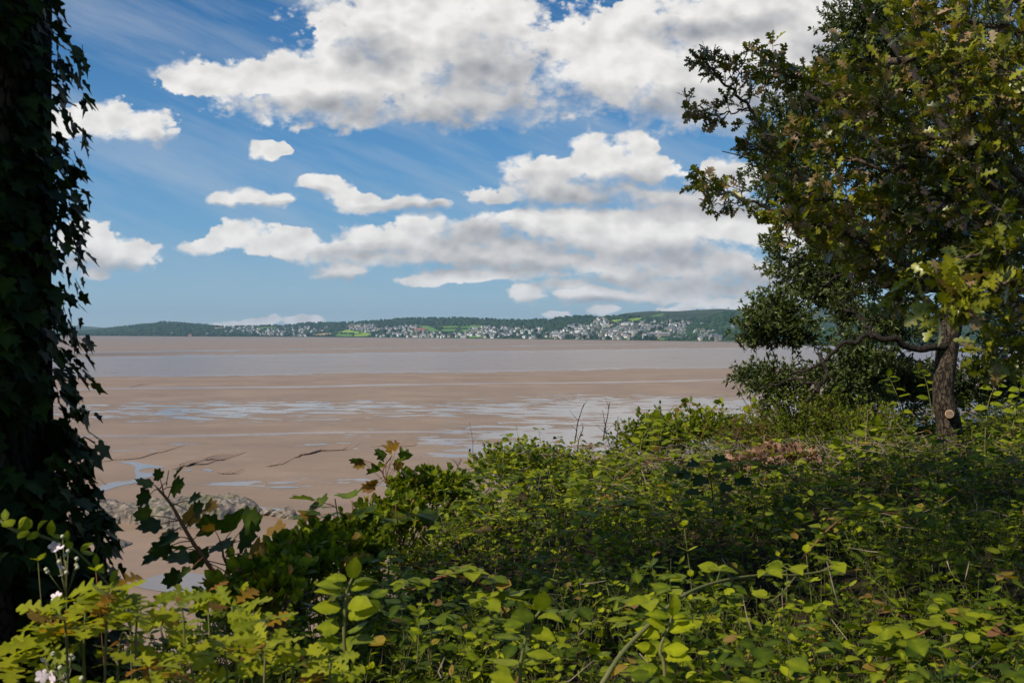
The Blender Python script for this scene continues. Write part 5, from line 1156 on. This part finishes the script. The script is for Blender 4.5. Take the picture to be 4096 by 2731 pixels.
# fine leaved green bush on the edge and the heap of dead leaves
def clump(label, name, cat, c, rad, nsh, kind, size, mat, per=10, L=.16, up=.3, rc=.6, age=.05, wm=None, kindstuff=False, group=None, zb=.8):
    P = Plant(); c = np.asarray(c, float)
    for b in range(nsh):
        o_ = rdir(1)[0]; o_[2] = abs(o_[2]); r_ = random.random() ** .4; p = c + o_ * np.asarray(rad) * r_; d_ = nrm((o_ + rdir(1)[0] * .5 + np.array([0, 0, zb]))[None])[0]
        tw = P.twig(p - d_ * L, d_, L * U(.8, 1.4), .002, .3, 3, 3); P.leaves(tw, kind, size, per, up=up, out=.9, tip=2, age=age, rc=rc)
    for b in range(10): o_ = rdir(1)[0]; o_[2] = abs(o_[2]); P.limb([c - np.array([0, 0, .25]), c + o_ * np.asarray(rad) * .8], .008, .003)
    return plant_obj(P, name, label, cat, c - np.array([0, 0, .2]), mat, wm or M_twig, wname='stems', group=group)
def onb(px, d, dz=-.1):
    p = at(px, 450, d); return np.array([p[0], p[1], float(topz(p[0], p[1])) + dz])
clump('fine leaved bright green bush on the bank edge right of the brown leaves', 'privet_bush', 'bush', onb(810, 9.6, -.15), (.75, .8, .62), 1000, 'small', .028, L_fine, per=12)
clump('fine leaved green bush in front of the holm oak branches', 'privet_bush', 'bush', onb(862, 9.0, -.2), (.5, .6, .5), 520, 'small', .030, L_fine, per=12, rc=.7)
clump('reddish brown leaved bush at the left foot of the green bush', 'berberis_bush', 'bush', onb(752, 9.4, -.12), (.45, .5, .26), 260, 'small', .026, L_fine, per=11, rc=.2, age=.45)
clump('heap of dead russet leaves lying on the bank under the green bush', 'dead_leaf_heap', 'leaf heap', onb(788, 7.6, -.02), (.26, .4, .06), 55, 'ovate', .045, L_dead, per=6, zb=0, L=.08)
clump('smaller scatter of dead brown leaves left of the main heap', 'dead_leaf_heap', 'leaf heap', onb(752, 7.2, -.02), (.22, .3, .07), 50, 'ovate', .045, L_dead, per=5, zb=0, L=.06)
for (px, d, rx, rz, n_, lab) in [(560,8.9,.45,.20,230,'dark leafy bush at the top edge of the undergrowth in the centre'),(515,8.3,.4,.22,220,'dark bush forming the highest hump left of centre'),(470,7.6,.32,.2,160,'bush of mixed leaves where the bank edge dips left'),(620,9.6,.35,.22,160,'dark bush beside the bare twig on the bank edge'),
     (700,10.2,.5,.22,240,'low bush on the bank edge below the far wet sand'),(655,9.2,.4,.34,240,'leafy green bush forming the tall clump right of centre'),(430,6.8,.25,.15,110,'small dark bush right of the curled sycamore sprig')]:
    clump(lab, 'edge_bush', 'bush', onb(px, d, -.08), (rx, .4, rz), n_, 'small', .040, L_bram if n_ % 20 else L_under, per=9, rc=.35, group='bushes along the edge of the bank')
for (px, py, d, rx, rz, n_, lab) in [(300,560,4.1,.20,.10,150,'leafy bramble mound at the left edge of the bank below the ledge'),(345,542,4.8,.24,.11,170,'bramble mound under the sunlit sycamore shoots'),(395,520,5.6,.24,.13,170,'dark bramble mound below the curled sprig'),(262,588,3.3,.16,.09,110,'small bramble mound at the foot of the shaded sapling'),(430,492,6.3,.26,.16,170,'bramble mound rising right of the curled sprig')]:
    clump(lab, 'bramble_bush', 'bush', at(px, py, d), (rx, .3, rz), int(n_ * .8), 'ovate', .042, L_bram, per=6, rc=.45, L=.1, group='bramble mounds along the left edge of the bank')
for (px, py, d, rx, rz, n_, lab) in [(905,395,12.6,1.0,.45,420,'dark hawthorn thicket behind the leaning trunk'),(880,378,11.6,.6,.32,300,'dark thicket under the arching limb left of the leaning trunk'),(990,400,12.4,.9,.6,380,'dark thicket at the right edge behind the trunk'),(845,405,12.0,.5,.25,150,'dark scrub below the hanging holm oak branch')]:
    clump(lab, 'hawthorn_thicket', 'thicket', at(px, py, d), (rx, .6, rz), n_, 'small', .045, L_holm, per=12, rc=.3)
# bare scrub twigs at the edge
def bare(label, cx, cy, d, n_, L, name='bare_twigs', mat=None, spread=.6, r=.004):
    P = Plant(); b = at(cx, cy, d)
    for k_ in range(n_):
        d_ = nrm(np.array([[RNG.normal(0, spread), RNG.normal(0, .3), 1.0]]))[0]; tw = P.twig(b + RNG.normal(0, .05, 3), d_, L * U(.6, 1.1), r, .5, 7)
        for q_ in range(3): P.twig(tw[random.randint(2, 6)], nrm((d_ + rdir(1)[0] * .9)[None])[0], L * U(.15, .4), r * .5, .5, 4, 3)
    tag(P.w.build(name, mat or M_dbark), label, 'twigs')
bare('single thin dead stalk standing left of centre against the mud', 470, 462, 7.6, 1, .28, 'dead_stalk', spread=.1, r=.002)
bare('short bare upright twig left of centre beside the curled sprig', 455, 478, 7.2, 2, .22, 'dead_stalk', spread=.3, r=.003)
bare('knobbly upright twig on the bank edge in the centre', 576, 455, 9.0, 2, .34, spread=.12, r=.006)
bare('forked bare twig leaning right above the bank edge', 612, 448, 9.4, 3, .42, spread=.9, r=.006)
bare('tangle of grey dead twigs below the hanging holm oak branch', 765, 420, 10.4, 16, .62, mat=M_dtwig, spread=.6, r=.006)
bare('dead grey twigs in the gap under the holm oak', 850, 400, 11, 16, .7, mat=M_dbark, spread=.5, r=.007)
bare('pale dry stems rising from the green bush', 855, 470, 7.5, 5, .45, mat=M_dtwig, spread=.25, r=.003)
P = Plant()
for pts in ([(668,425),(680,405),(690,402),(700,405),(712,415)], [(735,440),(745,415),(752,405),(757,400)], [(700,440),(708,420),(715,405),(722,402)]):
    c_ = P.limb([at(x_, y_, 8.4) for x_, y_ in pts], .003, .0015, n=20)
    for k_ in range(3, 20): put(P.l, 'ovate', c_[k_], rdir(1)[0], rdir(1, .8)[0], U(.035, .075), r=U(.3, 1), a=0 if random.random() < .9 else .6)
plant_obj(P, 'trailing_bramble', 'trailing bramble shoots arching up from the bank edge against the wet sand', 'bramble', at(668, 425, 8.4), L_bram, M_rstem)

# ------------------------------------------------------------------ rocks on the beach below
def rock_mat():
    m, nt, nd, lk = newmat('limestone'); g = N_(nt, 'ShaderNodeNewGeometry'); n = N_(nt, 'ShaderNodeTexNoise', Scale=1.7, Detail=9.0, Roughness=.7); lk.new(g.outputs['Position'], n.inputs['Vector'])
    n2 = N_(nt, 'ShaderNodeTexNoise', Scale=.35, Detail=4.0); lk.new(g.outputs['Position'], n2.inputs['Vector'])
    c = ramp(nt, [(.35, (.055, .043, .032)), (.5, (.20, .158, .12)), (.68, (.36, .29, .225))], n.outputs[0]); sx = N_(nt, 'ShaderNodeSeparateXYZ'); lk.new(g.outputs['Normal'], sx.inputs[0])
    f = math_(nt, 'MULTIPLY', ramp(nt, [(.5, 0), (.62, .6)], n2.outputs[0]).outputs[0], ramp(nt, [(.5, 0), (.9, 1)], sx.outputs[2]).outputs[0])
    col = mixc(nt, f, c.outputs[0], (.11, .12, .035)); bp = N_(nt, 'ShaderNodeBump', Strength=.9, Distance=.12); lk.new(n.outputs[0], bp.inputs['Height'])
    pb = N_(nt, 'ShaderNodeBsdfPrincipled'); pb.inputs['Roughness'].default_value = .85; lk.new(col, pb.inputs['Base Color']); lk.new(bp.outputs[0], pb.inputs['Normal'])
    o = N_(nt, 'ShaderNodeOutputMaterial'); lk.new(pb.outputs[0], o.inputs[0]); return m
M_rock = rock_mat()
from mathutils import noise as mn
def rock_surf(x, y, h0):
    """craggy height from ridged noise and bedding steps"""
    z = np.empty(x.shape)
    for idx in np.ndindex(x.shape):
        p = Vector((x[idx] * .55, y[idx] * .7, 3.3)); r = mn.ridged_multi_fractal(p, 1.0, 2.1, 5, 1.0, 2.0); c = mn.voronoi(Vector((x[idx] * .42, y[idx] * .5, 0)))[0]; z[idx] = .42 * r + .8 * (c[1] - c[0])
    return z
def outcrop(label, poly, height, nx=150, ny=46):
    P2 = np.array([gpt(x_, y_) for x_, y_ in poly]); x0, y0 = P2.min(0) - 1; x1, y1 = P2.max(0) + 1
    gx_, gy_ = np.meshgrid(np.linspace(x0, x1, nx), np.linspace(y0, y1, ny), indexing='ij')
    # signed distance-like mask
    ins = np.array([[inpoly(gx_[i_, j_], gy_[i_, j_], P2) for j_ in range(ny)] for i_ in range(nx)])
    dist = np.full(gx_.shape, 1e9)
    for k_ in range(len(P2)):
        a_, b_ = P2[k_], P2[(k_ + 1) % len(P2)]; ab = b_ - a_; t = np.clip(((gx_ - a_[0]) * ab[0] + (gy_ - a_[1]) * ab[1]) / (ab @ ab), 0, 1)
        dist = np.minimum(dist, np.hypot(gx_ - a_[0] - t * ab[0], gy_ - a_[1] - t * ab[1]))
    s_ = np.where(ins, dist, -dist) + .9 * fbm(gx_ * .5, gy_ * .5, 3)
    e_ = np.clip(s_ / 1.1, 0, 1) ** .45
    z = e_ * height * (.45 + .42 * rock_surf(gx_, gy_, 0)) + np.where(s_ < 0, -.4, 0)
    jx = gx_ + .12 * fbm(gx_ * 3, gy_ * 3, 2); jy = gy_ + .25 * fbm(gx_ * 2.2 + 9, gy_ * 2.2, 2)
    a = Acc(); i_ = np.arange(nx - 1)[:, None] * ny; j_ = np.arange(ny - 1)[None]
    a.quads(np.stack([jx, jy, z], -1), np.stack([i_ + j_, i_ + ny + j_, i_ + ny + 1 + j_, i_ + 1 + j_], -1).reshape(-1, 4))
    tag(a.build('rock_outcrop', M_rock, smooth=False), label, 'rocks')
outcrop('long jagged limestone ledge with weed lying across the mud at lower left', [(300,2085),(350,2060),(420,2050),(520,2052),(600,2040),(720,2030),(840,2022),(930,2015),(990,2030),(1030,2040),(1040,2058),(960,2075),(860,2090),(700,2108),(620,2112),(540,2095),(440,2100),(380,2120),(330,2130),(300,2110)], 1.7)
outcrop('low rock shelf beside the ivy tree below the main ledge', [(340,2160),(380,2150),(425,2155),(428,2172),(380,2182),(340,2182)], .8, 40, 20)
outcrop('small low rock patch on the mud below the long ledge', [(430,2180),(470,2168),(510,2172),(515,2190),(470,2200),(432,2198)], .6, 44, 20)
V, F = ICO3
def boulder(px, py, s_, lab):
    x_, y_ = gpt(px, py); v = V / np.linalg.norm(V, axis=1)[:, None]; off = U(0, 90)
    d_ = np.array([1 + .35 * mn.fractal(Vector((q_[0] * 1.2 + off, q_[1] * 1.2, q_[2] * 1.2)), .8, 2.1, 5) - .25 * mn.voronoi(Vector((q_[0] * 1.3 + off, q_[1] * 1.3, q_[2] * 1.3)))[0][0] for q_ in v])
    a = Acc(); a.add(v * d_[:, None] * s_ * np.array([1.15, 1, .75]) + np.array([x_, y_, s_ * .2]), F); o = a.build('rock', M_rock, smooth=False); tag(o, lab, 'rock', 'loose rocks around the ledge')
for (px, py, s_, lab) in [(1075,2060,.75,'rounded rock just right of the ledge end'),(1110,2066,.62,'rock between the ledge end and the last rock'),(1148,2068,.95,'rightmost broad rock beside the small pool'),(1165,2078,.45,'small flat rock in front of the rightmost rock'),(1000,2075,.7,'pale block at the front of the ledge end'),
     (1010,2092,.4,'small stone on the mud in front of the ledge end'),(990,2088,.25,'smallest stone in front of the ledge end'),(680,2125,.45,'pale stone below the middle of the ledge'),(720,2118,.4,'stone beside the pale one below the ledge'),(665,2112,.35,'little stone touching the ledge below its middle'),(790,2112,.45,'stone below the right half of the ledge'),(920,2028,.9,'dark pointed rock on top of the ledge'),(780,2035,.8,'block standing on the back of the ledge')]:
    boulder(px, py, s_, lab)
a = Acc(); p0 = np.array([*gpt(385, 2322), .12]); p1 = np.array([*gpt(482, 2318), .2]); tube(a, spline([p0, (p0 + p1) / 2 + np.array([0, 0, .1]), p1], 10), [.16, .13, .08], 8, rough=.1)
tag(a.build('driftwood_log', M_dtwig), 'pale driftwood log lying on the mud beside the ivy tree foot', 'log')

# ------------------------------------------------------------------ the air over the bay
hm, nt_, _, lk_ = newmat('haze'); pv = N_(nt_, 'ShaderNodeVolumePrincipled'); pv.inputs['Color'].default_value = (.50, .74, 1.0, 1); pv.inputs['Density'].default_value = 6e-5; pv.inputs['Anisotropy'].default_value = .2
oo = N_(nt_, 'ShaderNodeOutputMaterial'); lk_.new(pv.outputs[0], oo.inputs[1])
a = Acc(); box(a, -17500, 17500, -250, 13200, -60, 300); hz_ = a.build('haze', hm, smooth=False); tag(hz_, 'thin pale haze over the bay', 'haze', kind='stuff')
